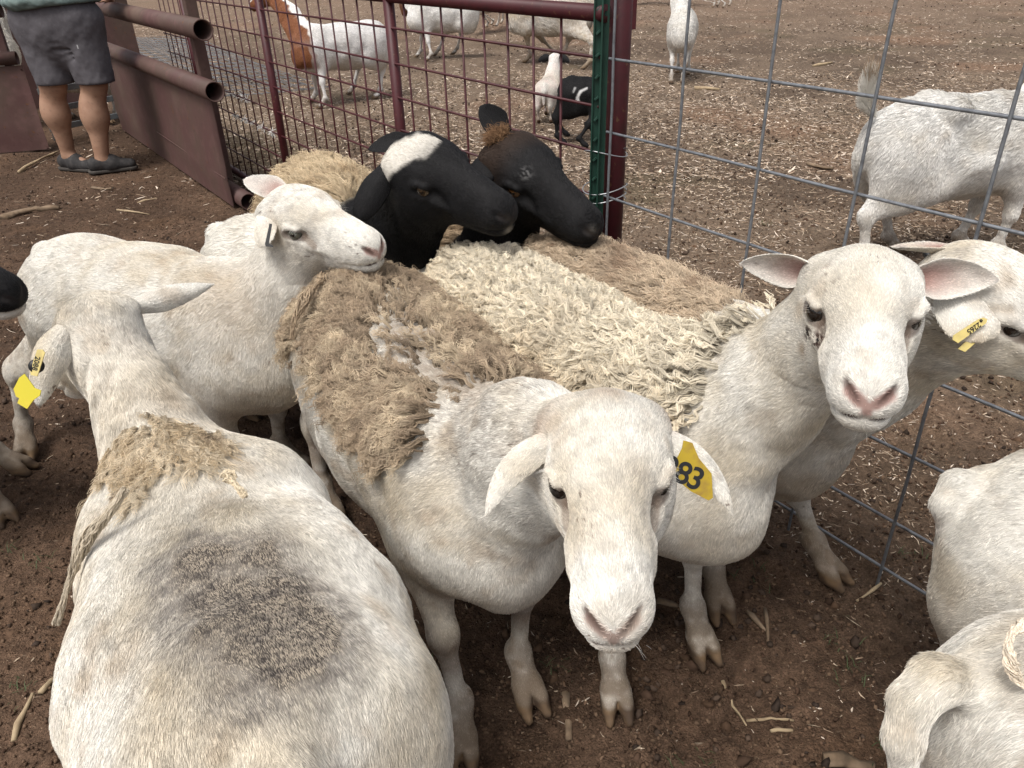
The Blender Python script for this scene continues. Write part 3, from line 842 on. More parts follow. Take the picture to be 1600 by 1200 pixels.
scatter('wood_chips', 90000, 'sliver', (.020, .0060, .0018), [(.44, .34, .25), (.30, .22, .155), (.60, .50, .40), (.10, .07, .05), (.19, .135, .10)], 'coarse chips of the far paddock', wedge(5, 24, 1.2, .72), 2, thr=clumpy(.05, .5))
scatter('fine_straw', 42000, 'sliver', (.0048, .0007, .0005), [(.34, .245, .16), (.23, .155, .10), (.44, .34, .23)], 'short straw bits trodden into the pen soil', wedge(.6, 6.5, 1.2), 3, thr=clumpy(1.0, .3))
scatter('soil_clods', 62000, 'pellet', (.0034, 0, 0), [(.115, .072, .047), (.070, .042, .028), (.150, .098, .064)], 'small brown clods of soil', wedge(.6, 7, 1.2), 4)
scatter('soil_lumps', 4200, 'pellet', (.0095, 0, 0), [(.090, .055, .035), (.070, .043, .029)], 'larger brown lumps of trampled soil', wedge(.6, 7, 1.2), 24, lift=-.0065, thr=clumpy(1.0, .3))
scatter('dung_pellets', 6500, 'pellet', (.0068, 0, 0), [(.062, .043, .032), (.045, .032, .025), (.085, .058, .042)], 'dark dung pellets scattered on the soil', wedge(.8, 8, 1.0, .8), 5, thr=lambda x, y, r: vn(np.stack([x, y, x * 0], 1), .35, 301) + .15 * (1 - pen_mask(x, y)) > .45 + .3 * r.random(len(x)))
scatter('dung_pellets', 7000, 'pellet', (.0095, 0, 0), [(.085, .060, .045), (.12, .085, .062), (.06, .042, .032)], 'dark droppings across the far paddock', wedge(4, 20, 1.1, .72), 6, thr=clumpy(.0, .6, .45, .6))

# small green seedlings
def grass():
    r = np.random.default_rng(12); Vv = []; F = []
    spots = [at(x, y) for x, y in ((660, 1040), (1330, 1050), (30, 1080), (60, 880), (1420, 870), (1085, 1190), (1180, 900), (540, 1180), (620, 120), (1195, 350), (700, 700), (20, 860), (1310, 1000), (1390, 1180), (880, 1040))]
    for c in spots:
        for _ in range(13):
            p = c + V(r.normal(0, .022), r.normal(0, .022), -.004); a = r.random() * 6.28; l = r.uniform(.008, .026); w = V(-math.sin(a), math.cos(a), 0) * .0011; d = V(math.cos(a), math.sin(a), 0)
            b = len(Vv); Vv += [p - w, p + w, p + d * l * .4 + V(0, 0, l * .6) + w * .8, p + d * l * .4 + V(0, 0, l * .6) - w * .8, p + d * l + V(0, 0, l * .75)]
            F += [(b, b + 1, b + 2), (b, b + 2, b + 3), (b + 3, b + 2, b + 4)]
    mobj('grass_seedlings', Vv, F, mat('seedling', (.055, .075, .03), rough=.7), kind='stuff', label='tiny green grass seedlings in the soil')
grass()

# ------------------------------------------------------------------ tubes and plates
def tube_mesh(pts, rad, n=10, flat=None):
    pts = np.asarray(pts, float); K = len(pts); rad = np.broadcast_to(rad, (K,))
    tg = nz(np.gradient(pts, axis=0)); ref = V(0, 0, 1) if abs(tg[0][2]) < .9 else V(1, 0, 0)
    Vv = []
    for i in range(K):
        e1 = nz(np.cross(tg[i], ref)); e2 = np.cross(e1, tg[i])
        for j in range(n):
            a = 2 * math.pi * j / n; Vv.append(pts[i] + rad[i] * (math.cos(a) * e1 + math.sin(a) * e2))
    F = [(i * n + j, i * n + (j + 1) % n, (i + 1) * n + (j + 1) % n, (i + 1) * n + j) for i in range(K - 1) for j in range(n)]
    return np.array(Vv), np.array(F)

def tube(name, a, b, r, mt, parent=None, n=10, off=None, seg=1, sag=0, **kw):
    t = np.linspace(0, 1, seg + 1)[:, None]; pts = np.asarray(a) * (1 - t) + np.asarray(b) * t
    if seg > 1 and sag: pts = pts + rng.normal(0, sag, pts.shape) * (np.sin(t * math.pi) > .01)
    P_, F_ = tube_mesh(pts, r, n)
    return mobj(name, P_, F_, mt, parent, off=off, **kw)

def capped_tube(name, a, b, r, mt, parent=None, n=14, off=None):
    a = np.asarray(a, float); b = np.asarray(b, float); w = nz(b - a)
    pts = np.array([a, a, b, b]); P_, F_ = tube_mesh(np.array([a, a + w * 1e-4, b - w * 1e-4, b]), np.array([r * .3, r, r, r * .3]), n)
    return mobj(name, P_, F_, mt, parent, off=off)

def pipe(name, a, b, r, wall, mt, parent, off, n=28):
    """open pipe with a wall thickness, hollow end at b"""
    a = np.asarray(a, float); b = np.asarray(b, float); w = nz(b - a)
    pts = np.array([a, a + (b - a) * .5, b, b - w * .001, b - w * .6]); rr = np.array([r, r, r, r - wall, r - wall])
    ref = V(0, 0, 1) if abs(w[2]) < .9 else V(1, 0, 0); e1 = nz(np.cross(w, ref)); e2 = np.cross(e1, w)
    Vv = [pts[i] + rr[i] * (math.cos(2 * math.pi * j / n) * e1 + math.sin(2 * math.pi * j / n) * e2) for i in range(5) for j in range(n)]
    F = [(i * n + j, i * n + (j + 1) % n, (i + 1) * n + (j + 1) % n, (i + 1) * n + j) for i in range(4) for j in range(n)]
    return mobj(name, Vv, F, mt, parent, off=off)

def box(name, c, size, ax, mt, parent=None, off=None, bev=.002, **kw):
    """bevelled box; ax rows: the three unit axes"""
    c = np.asarray(c, float); hx, hy, hz = [s_ / 2 for s_ in size]; bev = min(bev, hx * .4, hy * .4, hz * .4)
    import bmesh
    bm = bmesh.new(); bmesh.ops.create_cube(bm, size=1.0)
    for v in bm.verts: v.co = Vector((v.co.x * size[0], v.co.y * size[1], v.co.z * size[2]))
    bmesh.ops.bevel(bm, geom=bm.edges[:], offset=bev, segments=2, affect='EDGES', profile=.5)
    me = bpy.data.meshes.new(name); bm.to_mesh(me); bm.free()
    n = len(me.vertices); co = np.empty(n * 3); me.vertices.foreach_get('co', co); co = co.reshape(-1, 3) @ np.asarray(ax) + c
    if off is not None: co = co - np.asarray(off)
    me.vertices.foreach_set('co', co.ravel()); me.update(); me.materials.append(mt)
    return link(bpy.data.objects.new(name, me), parent, **kw)

M_RED = mat('red_steel', (.060, .010, .013), rough=.5, spec=.35, noise=[(30, (.040, .010, .011), .45, .75), (9, (.085, .022, .022), .55, .8), (55, (.10, .045, .025), .64, .70)], bump=(60, .15, .001))
M_OLDRED = mat('faded_red_steel', (.100, .052, .048), rough=.6, spec=.25, noise=[(3.5, (.095, .066, .050), .4, .7), (14, (.130, .070, .064), .5, .75), (45, (.065, .034, .030), .6, .8), (22, (.13, .060, .030), .66, .72), (2.2, (.14, .095, .075), .55, .75)], bump=(25, .2, .003))
M_INNER = mat('pipe_inside', (.03, .018, .014), rough=.9)
M_GALV = mat('galvanised_wire', (.20, .21, .225), rough=.45, metal=.4, spec=.5, noise=[(60, (.12, .125, .135), .45, .7)])
M_GREEN = mat('green_post', (.010, .040, .027), rough=.5, spec=.4, noise=[(25, (.018, .06, .042), .5, .75), (60, (.05, .06, .05), .68, .8)])
M_GREY = mat('grey_gate', (.19, .20, .20), rough=.5, metal=.3, noise=[(12, (.13, .13, .13), .45, .7)])
M_WIRE = mat('tie_wire', (.42, .43, .44), rough=.35, metal=.7)

Z3 = V(0, 0, 1)
def P3(xy, z=0.0): return V(xy[0], xy[1], z)

# ------------------------------------------------------------------ red mesh panel
def red_panel():
    o = P3(POSTT + PD * .02); root = empty('mesh_fence', o, label='dark red steel mesh fence panel with pipe frame behind the black headed sheep', category='fence')
    L = 4.6
    def pt(s_, z): return P3(POSTT + PD * s_, z)
    def add(nm, a, b, r, n=10): capped_tube(nm, a, b, r, M_RED, root, n, off=o)
    add('top_rail', pt(-.05, 1.15), pt(L, 1.15), .021, 16)
    add('bottom_rail', pt(-.05, .045), pt(L, .045), .021, 16)
    for s_ in (1.13, 2.52, 3.95): add('upright', pt(s_, .04), pt(s_, 1.15), .0205, 16)
    nn = P3(V(-PD[1], PD[0])) * .006
    for z in (1.047, .926, .806, .686, .562, .438, .314, .19): add('horizontal_wire', pt(-.04, z) + nn, pt(L, z) + nn, .0042, 8)
    s_ = .005
    k = 0
    while s_ < L - .05:
        s_ += .127
        if min(abs(s_ - u) for u in (1.13, 2.52, 3.95)) < .03: continue
        add('vertical_wire', pt(s_, .05) - nn * .3, pt(s_, 1.15) - nn * .3, .0038, 8)
    # bits of white wool caught on the wires
    r = np.random.default_rng(3); pts = []
    W_ = [(2.62 + .085 * i + r.normal(0, .02), .438) for i in range(9)] + [(3.0 + .1 * i, .562) for i in range(3)]
    for (s1_, z) in W_:
        for _ in range(13):
            p = pt(s1_ + r.normal(0, .010), z) + nn; d = nz(r.normal(0, 1, 3) + V(0, 0, -.6)); l = r.uniform(.012, .03)
            pts.append([p, p + d * l * .5, p + d * l + r.normal(0, .004, 3)])
    pts = np.array(pts)
    hair_object('wool_tufts', pts, np.full((len(pts), 3), .0016), np.tile(V(.7, .68, .64), (len(pts), 1)), M_HAIR, root, o, label='white wool tufts caught on the wires')
red_panel()

# gate pipe, T-post, ties
g = P3(POSTT + V(.075, .035)); gr = empty('gate_post', g, label='dark red round steel pipe standing right behind the green post', category='post')
capped_tube('pipe', g, g + Z3 * 1.75, .031, M_RED, gr, 24, off=g)
t0 = P3(POSTT + V(.02, -.035)); tr = empty('fence_post', t0, label='green steel fence post with studs where red panel meets grey mesh', category='post')
fd = nz(V(CAM[0] - t0[0], CAM[1] - t0[1], 0)); sd_ = np.cross(Z3, fd)
box('flange', t0 + Z3 * .82, (.036, .004, 1.72), [sd_, fd, Z3], M_GREEN, tr, t0, .001)
box('web', t0 + Z3 * .82 + fd * .0125 + sd_ * .0, (.0045, .021, 1.72), [sd_, fd, Z3], M_GREEN, tr, t0, .001)
box('web', t0 + Z3 * .82 - sd_ * .020 + fd * .004, (.004, .014, 1.72), [sd_, fd, Z3], M_GREEN, tr, t0, .001)
for i in range(30):
    c_ = t0 + Z3 * (.10 + i * .053) + fd * .005 - sd_ * .0095
    box('stud', c_, (.013, .010, .006), [nz(sd_ + .9 * Z3), fd, nz(Z3 - .9 * sd_)], M_GREEN, tr, t0, .001)
for (px, py, z, rr) in ((935, 308, .70, .060), (935, 320, .675, .058), (932, 243, .80, .056)):
    cc = P3(POSTT + V(.045, -.005), z); a = np.linspace(0, 2 * math.pi * 1.05, 26)
    ring = np.stack([cc[0] + rr * 1.05 * np.cos(a), cc[1] + rr * .72 * np.sin(a), z + .010 * np.sin(a * 1.5 + px)], 1)
    P_, F_ = tube_mesh(ring, .0016, 6); mobj('tie_wire', P_, F_, M_WIRE, tr, off=t0, label='thin galvanised tie wire twisted round the posts')
# red bar hanging beyond the post
hb = atd(988, 22, 2.75); hr_ = empty('hanging_bar', hb, label='short end of a dark red flat bar at the top right of the green post', category='steel bar')
box('bar', hb + V(.0, .0, .20), (.028, .018, .50), [V(1, 0, 0), V(0, 1, 0), Z3], M_RED, hr_, hb, .002)

# ------------------------------------------------------------------ grey wire mesh
def grey_mesh():
    o = P3(WA - WD * .76); root = empty('wire_fence', o, label='grey welded wire mesh fence running from the green post to the lower right', category='fence')
    def pt(s_, z): return P3(WA + WD * s_, z)
    r = np.random.default_rng(9)
    def wire(nm, a, b, rad=.0036):
        n = 9; t = np.linspace(0, 1, n)[:, None]; p = a * (1 - t) + b * t + r.normal(0, .0012, (n, 3))
        P_, F_ = tube_mesh(p, rad, 8); mobj(nm, P_, F_, M_GALV, root, off=o)
    side = P3(V(-WD[1], WD[0])) * .0036
    for z in (.055, .185, .36, .54, .69, .864, 1.046, 1.23): wire('horizontal_wire', pt(-.76, z) + side, pt(2.0, z) + side)
    s_ = -.735
    while s_ < 2.0:
        wire('vertical_wire', pt(s_, .0) - side * .9, pt(s_, 1.24) - side * .9); s_ += .2425
grey_mesh()

# ------------------------------------------------------------------ handling chute: sheeted rails, big pipes
def sheet_wall(name, label, N0, F0, h, rails, post=None):
    """N0, F0: near and far ground points of the sheet"""
    o = P3(N0); root = empty(name, o, label=label, category='panel')
    d = nz(F0 - N0); L = np.linalg.norm(F0 - N0); X = P3(d); Y = np.cross(Z3, X)
    r = np.random.default_rng(4)
    nx, nz_ = 24, 8; Vv = []
    for side in (.0016, -.0016):
        for i in range(nx + 1):
            for j in range(nz_ + 1):
                s_ = L * i / nx; z = h * j / nz_
                w_ = .010 * math.sin(s_ * 3.1) * math.sin(math.pi * j / nz_) + (.006 if abs(j - 2) < .5 else 0)
                Vv.append(P3(N0) + X * s_ + Z3 * (z + .01) + Y * (side + w_))
    F = []; m_ = (nx + 1) * (nz_ + 1)
    for k_ in (0, 1):
        for i in range(nx):
            for j in range(nz_):
                a = k_ * m_ + i * (nz_ + 1) + j; q = (a, a + nz_ + 1, a + nz_ + 2, a + 1); F.append(q if k_ else q[::-1])
    for j in range(nz_): F.append((j, j + 1, m_ + j + 1, m_ + j))
    mobj('steel_sheet', Vv, F, M_OLDRED, root, off=o)
    for (z, rad, s0, s1, yo) in rails:
        a = P3(N0) + X * s1 + Y * yo + Z3 * z; b = P3(N0) + X * s0 + Y * yo + Z3 * z
        pipe('pipe_rail', a, b, rad, .006, M_OLDRED, root, o)
        # near-black disc set inside the bore
        nb = b - nz(b - a) * .55
        P_, F_ = tube_mesh(np.array([nb, nb + nz(b - a) * .001]), np.array([rad - .007, .001]), 20); mobj('pipe_bore', P_, F_, M_INNER, root, off=o)
    return root, o, X, Y, L
SN = at(366, 326)[:2]; SF = at(192, 204)[:2]
z_top = .66
rt, ro, RX, RY, RL = sheet_wall('chute_wall', 'faded red steel sheet panel with open pipe ends beside the man', SN, SF, .62, [(.655, .052, -.10, 3.6, .0), (.955, .052, -.12, 3.9, .0), (.05, .048, -.10, 2.9, -.062)])
# square post carrying the rail, diagonal seam bead on the sheet
pb = P3(SN) + RX * .30 + RY * (-.075)
box('post', pb + Z3 * .70, (.062, .062, 1.38), [RX, RY, Z3], M_OLDRED, rt, ro, .004)
bead = [P3(SN) + RX * s_ + RY * .0 + Z3 * (.17 + .02 * s_) for s_ in np.linspace(.02, 1.5, 12)]
for sgn in (1, -1):
    P_, F_ = tube_mesh(np.array(bead) + RY * sgn * .009, .0035, 6); mobj('weld_seam', P_, F_, M_OLDRED, rt, off=ro)

LN = at(78, 235)[:2]; LF = at(-260, 262)[:2]
lt, lo, LX, LY, LL = sheet_wall('chute_wall', 'faded red steel sheet at the left edge with a rough welded edge', LN, LF, .60, [(.66, .045, .02, 2.0, .0), (.97, .045, .02, 2.0, 0)])
zz = [P3(LN) + LX * (.012 + .008 * (i % 2)) + Z3 * (.02 + .0145 * i) + LY * .0 for i in range(40)]
for sgn in (1, -1):
    P_, F_ = tube_mesh(np.array(zz) + LY * sgn * .004, .006, 6); mobj('weld_seam', P_, F_, M_OLDRED, lt, off=lo)
box('post', P3(LN) + LX * .10 + LY * (-.05 if LY[1] < 0 else .05) + Z3 * .7, (.05, .05, 1.4), [LX, LY, Z3], M_OLDRED, lt, lo, .003)

# grey slatted gate behind the man
GA = at(84, 222)[:2]; GB = at(196, 198)[:2]
go = P3(GA); gt = empty('slatted_gate', go, label='grey steel gate with horizontal slats behind the legs of the man', category='gate')
gX = P3(nz(GB - GA)); gY = np.cross(Z3, gX); gL = np.linalg.norm(GB - GA)
for z in (.10, .24, .38, .52, .66, .80): box('slat', go + gX * gL / 2 + Z3 * z, (gL, .02, .045), [gX, gY, Z3], M_GREY, gt, go, .004)
for s_ in (.02, gL - .02): box('gate_upright', go + gX * s_ + Z3 * .62 - gY * .022, (.045, .02, 1.22), [gX, gY, Z3], M_GREY, gt, go, .004)
# added sheet wall standing in for the shaded dark beyond the gate
ba = at(20, 176)[:2]; bb = at(235, 150)[:2]
bt, bo, _, _, _ = sheet_wall('chute_wall', 'dark sheeted back wall of the chute seen between the legs of the man', ba, bb, .98, [(1.0, .04, 0, float(np.linalg.norm(bb - ba)), 0)])

# pile of grey welded mesh lying flat on the ground
def mesh_pile():
    c = [at(178, 62), at(300, 60), at(498, 142), at(300, 160)]
    o = c[0].copy(); root = empty('wire_mesh_stack', o, label='stack of grey welded wire panels lying flat on the ground beyond the rails', category='wire mesh')
    r = np.random.default_rng(2)
    for layer in range(2):
        V_, F_ = [], []; nb = 0
        cc = [p + V(r.normal(0, .06), r.normal(0, .06), .012 + .014 * layer) for p in c]
        def bil(u, v): return (cc[0] * (1 - u) + cc[1] * u) * (1 - v) + (cc[3] * (1 - u) + cc[2] * u) * v
        for k_, n in ((0, 10), (1, 20)):
            for i in range(n + 1):
                t = i / n; p = np.array([(bil(t, q) if k_ == 0 else bil(q, t)) + V(0, 0, .008 * k_ + .006 * math.sin(q * 9 + t * 5 + layer)) for q in np.linspace(0, 1, 7)])
                a, f = tube_mesh(p, .0033, 5); V_.append(a); F_.append(f + nb); nb += len(a)
        mobj('welded_panel', np.concatenate(V_), np.concatenate(F_), M_GALV, root, off=o)
mesh_pile()

# ------------------------------------------------------------------ sticks, bark and stones one can count
M_STICK = mat('dead_wood', (.20, .14, .09), rough=.9, noise=[(40, (.10, .07, .045), .4, .7), (12, (.30, .22, .15), .5, .75)], bump=(120, .5, .002))
M_PALE = mat('pale_straw', (.38, .29, .18), rough=.8, noise=[(30, (.25, .18, .11), .45, .75)])
def stick(name, label, pts, r0, r1, mt, cat_='stick', n=7, flat=1.0, seed=1):
    r = np.random.default_rng(seed); pts = [at_ground(x, y, h) for x, y, h in pts]; seg = np.array(pts)
    K = 3 * (len(seg) - 1) + 1; t = np.linspace(0, len(seg) - 1, K); i = np.minimum(t.astype(int), len(seg) - 2); f = (t - i)[:, None]
    c = seg[i] * (1 - f) + seg[i + 1] * f + r.normal(0, r0 * .25, (K, 3)); rad = np.linspace(r0, r1, K) * (1 + .2 * r.normal(0, 1, K))
    P_, F_ = tube_mesh(c, rad, n)
    P_ = P_ + r.normal(0, r0 * .12, P_.shape); P_[:, 2] = c[0][2] + (P_[:, 2] - c[0][2]) * flat
    # close both ends
    e = len(P_); P_ = np.concatenate([P_, c[:1], c[-1:]]); F_ = list(map(tuple, F_))
    off = c[0]
    me = bpy.data.meshes.new(name); Fq = F_ + [(e, (j + 1) % n, j) for j in range(n)] + [(e + 1, (K - 1) * n + j, (K - 1) * n + (j + 1) % n) for j in range(n)]
    me.from_pydata([tuple(v - off) for v in P_], [], Fq); me.materials.append(mt)
    for p_ in me.polygons: p_.use_smooth = True
    ob = link(bpy.data.objects.new(name, me), None, label=label, category=cat_); ob.location = off
stick('stick', 'long pale stick on the soil left of the dark shoes', [(30, 270, .01), (62, 253, .02), (92, 238, .015)], .011, .006, M_PALE, seed=2)
stick('bark_piece', 'weathered slab of bark on the soil at the left below the steel sheet', [(5, 340, .01), (50, 330, .03), (92, 326, .01)], .030, .018, M_STICK, 'bark', flat=.6, seed=3)
stick('bark_piece', 'small broken piece of wood below the right shoe', [(145, 293, .005), (175, 296, .012)], .012, .009, M_STICK, 'bark', flat=.6, seed=4)
stick('straw_stalk', 'thin pale stalk lying left of the ear of the profile sheep', [(183, 327, .006), (232, 331, .006)], .006, .003, M_PALE, 'straw', seed=5)
stick('straw_stalk', 'thin pale stalk pointing at the steel sheet', [(213, 312, .006), (245, 308, .006)], .006, .003, M_PALE, 'straw', seed=6)
stick('wood_splinter', 'upright lying weathered splinter of wood between two front hooves', [(884, 1078, .004), (889, 1150, .004)], .009, .006, M_STICK, 'wood splinter', flat=.6, seed=7)
stick('wood_splinter', 'broad brown splinter half under the left foreground sheep', [(672, 1100, .004), (712, 1083, .010)], .020, .012, M_STICK, 'wood splinter', flat=.6, seed=8)
stick('stick', 'short dark reddish stick lying slanted right of the two front hooves', [(1168, 955, .012), (1196, 985, .004)], .005, .004, M_STICK, seed=9)
stick('stick', 'short dark stick crossing beside the slanted one in the pen', [(1196, 950, .004), (1200, 1005, .004)], .005, .004, M_STICK, seed=10)
stick('straw_stalk', 'long pale split stalk on the soil near the bottom, right of the hooves', [(1130, 1060, .005), (1150, 1090, .004), (1169, 1122, .003)], .005, .002, M_PALE, 'straw', seed=11)
stick('straw_stalk', 'curved pale stalk lying level near the bottom of the pen', [(1170, 1110, .004), (1205, 1117, .004), (1242, 1118, .003)], .003, .003, M_PALE, 'straw', seed=12)
stick('straw_stalk', 'short pale straw below the curved stalk', [(1203, 1136, .004), (1240, 1137, .004)], .0035, .003, M_PALE, 'straw', seed=13)
stick('straw_stalk', 'yellow straw stalk at the bottom left beside the round sheep', [(17, 1150, .005), (51, 1085, .006)], .005, .004, M_PALE, 'straw', seed=14)
stick('stick', 'thin grey stick by the lower left edge above the yellow straw', [(66, 1082, .006), (85, 1056, .008)], .006, .004, M_PALE, seed=15)
stick('wood_splinter', 'reddish flat piece of wood at the bottom edge of the pen', [(1290, 1190, .006), (1370, 1200, .006)], .014, .010, M_STICK, 'wood splinter', flat=.6, seed=16)
stick('stick', 'pale stick on the far soil seen through the grey mesh, left of the white tail', [(1270, 102, .01), (1300, 98, .01)], .016, .012, M_PALE, seed=17)
stick('stick', 'pale chip of wood below the first grey wire right of the post', [(1085, 138, .01), (1122, 140, .01)], .018, .012, M_PALE, seed=18)
stick('bark_piece', 'long flat piece of bark on the soil behind the large white goat', [(1400, 322, .012), (1440, 326, .016), (1490, 330, .01)], .018, .010, M_STICK, 'bark', flat=.5, seed=19)
stick('bark_piece', 'dark lump of bark on the soil between two grey wires', [(1262, 256, .012), (1300, 264, .016)], .020, .016, M_STICK, 'bark', flat=.6, seed=20)
stick('stick', 'slanted thin stick beside the lower grey wires', [(1340, 935, .005), (1375, 916, .012)], .004, .003, M_PALE, seed=21)
stick('wood_splinter', 'brown twig lying behind the lowered head of the front sheep', [(1030, 928, .006), (1060, 946, .006)], .006, .005, M_STICK, 'wood splinter', seed=22)
# rope-like straw and stones
# ------------------------------------------------------------------ the animals in the pen
HAIR = 1.0
WHITE = V(.745, .715, .650); CREAM = V(.60, .535, .44); TAN = V(.42, .31, .20); DIRT = V(.16, .115, .08); GREY = V(.33, .31, .29)
PINK = V(.44, .27, .23); BLACK = V(.0075, .007, .0075); BROWN = V(.17, .065, .028)
HORNC = V(.075, .050, .034)

def photo_xy(P):
    d = P - CAM; z = d @ _F; return np.stack([800 + FPX * (d @ _R) / z, 600 - FPX * (d @ _U) / z], 1)

def poly(P, pts, soft=12.0):
    """1 inside a patch outlined from the photo and laid on the body, fading over soft pixels"""
    q = photo_xy(P); pts = np.array(pts, float); n = len(pts); ins = np.zeros(len(q), bool); dm = np.full(len(q), 1e9)
    for i in range(n):
        a, b = pts[i], pts[(i + 1) % n]; c = ((a[1] > q[:, 1]) != (b[1] > q[:, 1])) & (q[:, 0] < (b[0] - a[0]) * (q[:, 1] - a[1]) / (b[1] - a[1] + 1e-9) + a[0]); ins ^= c
        ab = b - a; t = np.clip(((q - a) @ ab) / (ab @ ab + 1e-9), 0, 1); dm = np.minimum(dm, np.hypot(*(q - a - t[:, None] * ab).T))
    return sm(-soft, soft, np.where(ins, dm, -dm))

def blob(P, c, r):
    return np.exp(-(((P - np.asarray(c)) ** 2).sum(1)) / (r * r))

def seg_d(P, a, b):
    a = np.asarray(a); b = np.asarray(b); ab = b - a; t = np.clip(((P - a) @ ab) / (ab @ ab), 0, 1)
    return np.linalg.norm(P - a - t[:, None] * ab, axis=1)

def base_white(P, T, seed, dirt=1.0, base=WHITE, nose=PINK):
    c = np.tile(base, (len(P), 1)) * (.93 + .14 * vn(P, .012, seed))[:, None]
    c = mix(c, V(.55, .475, .36), sm(.38, .80, fbm(P, .11, seed + 1)) * .85 * dirt)
    c = c * (1 - .20 * sm(.50, .75, fbm(P, .014, seed + 12)) * np.clip(dirt, 0, 1))[:, None]
    c = mix(c, V(.40, .30, .20), sm(.54, .80, fbm(P, .05, seed + 2)) * .45 * dirt)
    c = mix(c, V(.34, .31, .28), sm(.52, .80, fbm(P, .022, seed + 9)) * sm(.45, .7, fbm(P, .15, seed + 10)) * .6 * dirt)
    c = mix(c, V(.14, .10, .075), sm(.80, .86, vn(P, .006, seed + 5)) * sm(.5, .75, fbm(P, .08, seed + 6)) * .9 * dirt)
    z = P[:, 2]
    leg = np.clip(T['leg'] + T['hoof'], 0, 1)
    c = mix(c, V(.27, .20, .14), leg * np.clip(sm(.50, .03, z) * .25 + sm(.16, .02, z) * .55 + sm(.5, .7, fbm(P, .03, seed + 3)) * .45, 0, .85) * dirt)
    c = mix(c, V(.46, .385, .29), sm(.50, .32, z) * T['body'] * .6)
    c = mix(c, V(.20, .15, .105), leg * sm(.17, .04, z) * sm(.25, .55, fbm(P, .025, seed + 7)) * .85)
    if 'horn' in T: c = mix(c, mix(np.tile(HORNC, (len(P), 1)), V(.24, .155, .085), sm(.35, .8, fbm(P, .03, seed + 8)) * .8), T['horn'])
    c = mix(c, V(.34, .17, .14), T['earin'] * .9)
    c = mix(c, nose, T['nose'] * .9); c = mix(c, V(.09, .05, .04), T['nosein'])
    c = mix(c, V(.10, .065, .05), T['rim'] * sm(.35, .9, T['rim']) * .75); c = mix(c, V(.15, .10, .07), T['tear'] * .6)
    return c

def local(loc0, A, q):
    """body coordinates s (along), y (left), z of points"""
    R_ = loc0
    return lambda P: (((P - R_) @ A[0]) / q, (P - R_) @ A[1], P[:, 2])

def hooves_default(loc, A, h=.68):
    return {k: loc(s, y, 0)[:2] for k, s, y in (('fl', .58, .085), ('fr', .58, -.085), ('hl', 0.0, .10), ('hr', 0.0, -.10))}

def std_ear(p, A, y, out, op, L=.125, W=.06, sc=1.0, **kw):
    """out/op given in head coordinates (forward, outward, up)"""
    if 'wdir' in kw:
        wd = kw.pop('wdir'); wo = kw.pop('wop', V(*_F)); r0 = kw.pop('root', (-.038, .046, .018))
        return ear_mesh(p(r0[0], r0[1] * y, r0[2]), wd, wo, L * sc, W * sc, **kw)
    o = A.T @ V(out[0], out[1] * y, out[2]); n = A.T @ V(op[0], op[1] * y, op[2])
    return ear_mesh(p(-.038, .046 * y, .018), o, n, L * sc, W * sc, **kw)

def build_sheep(R, W, h, w, crown, nose, up, hsc, hooves=None, neckr=(.062, .075, .115), tail_pts=None, mid=None, belly=0., top_w=None, ears=(), th=1.27, legdirs=None,
                res=.006, hres=.003, deep=1.0, roll=0., tail=None, goat=False, chest=1., full_head=True, noth=(), hip_bones=0.):
    S = Sdf()
    loc, A, q, g = trunk(S, R, W, h, w=w, belly=belly, top_w=top_w, deep=deep, chest=chest, hip_bones=hip_bones)
    hv = hooves_default(loc, A); hv.update(hooves or {})
    ld = legdirs or {}
    for k_, y in (('fl', 1), ('fr', -1)):
        if k_ not in noth: leg_front(S, loc, A, q, g, y, hv[k_], th, toe=ld.get(k_))
    for k_, y in (('hl', 1), ('hr', -1)):
        if k_ not in noth: leg_hind(S, loc, A, q, g, y, hv[k_], th, toe=ld.get(k_))
    HA = head_frame(crown, nose, up, roll)
    poll = np.asarray(nose, float) - HA[0] * .247 * hsc + HA[2] * .012 * hsc
    p = head(S, poll, HA, hsc)
    tw = h if top_w is None else top_w
    n0 = p(-.015, 0, -.020); n2 = loc(.56, 0, tw - .15 * g); n3 = loc(.62, 0, tw - .26 * g)
    n1 = (n0 + n2) / 2 + (V(0, 0, .0) if mid is None else V(*mid))
    neck(S, [n0, n1, n2], [neckr[0] * hsc, neckr[1], neckr[2]], lat=nz(HA[1] + A[1] * .8), f=.84)
    neck(S, [p(.0, 0, -.055), n1 * .5 + (p(0, 0, -.05) + n3) * .25, n3], [neckr[0] * .7 * hsc, neckr[1] * .85, neckr[2] * .85], lat=nz(HA[1] + A[1] * .8), f=.84)
    if tail_pts is not None: tail = False
    if tail is None: tail = (-.12, 0, .30)
    if tail:
        t0 = loc(-.08, 0, h - .075 * g); t1 = loc(-.125, tail[1] * .4, h - .15 * g); t2 = loc(tail[0], tail[1], h - tail[2])
        dd = nz(t2 - t1)
        S.cone(t0, t1, .038 * g, .033 * g, k=.03, tag='tail', d=dd); S.cone(t1, t2, .033 * g, .019 * g, k=.015, tag='tail', d=dd)
    if tail_pts is not None:
        for (a_, b_) in zip(tail_pts[:-1], tail_pts[1:]): S.cone(a_[0], b_[0], a_[1], b_[1], k=.022, tag='tail', d=nz(b_[0] - a_[0]))
    em = [std_ear(p, HA, *a, **k_) for a, k_ in ears]
    sk = build_skin(S, res, poll + .09 * HA[0] * hsc if full_head else None, .18 * hsc, hres, em)
    sk.g = g; sk.loc, sk.A, sk.q, sk.p, sk.HA, sk.poll, sk.hsc = loc, A, q, p, HA, poll, hsc
    sk.lc = local(V(R[0], R[1], 0), A, q); sk.eartips = [e[4] for e in em]
    return sk

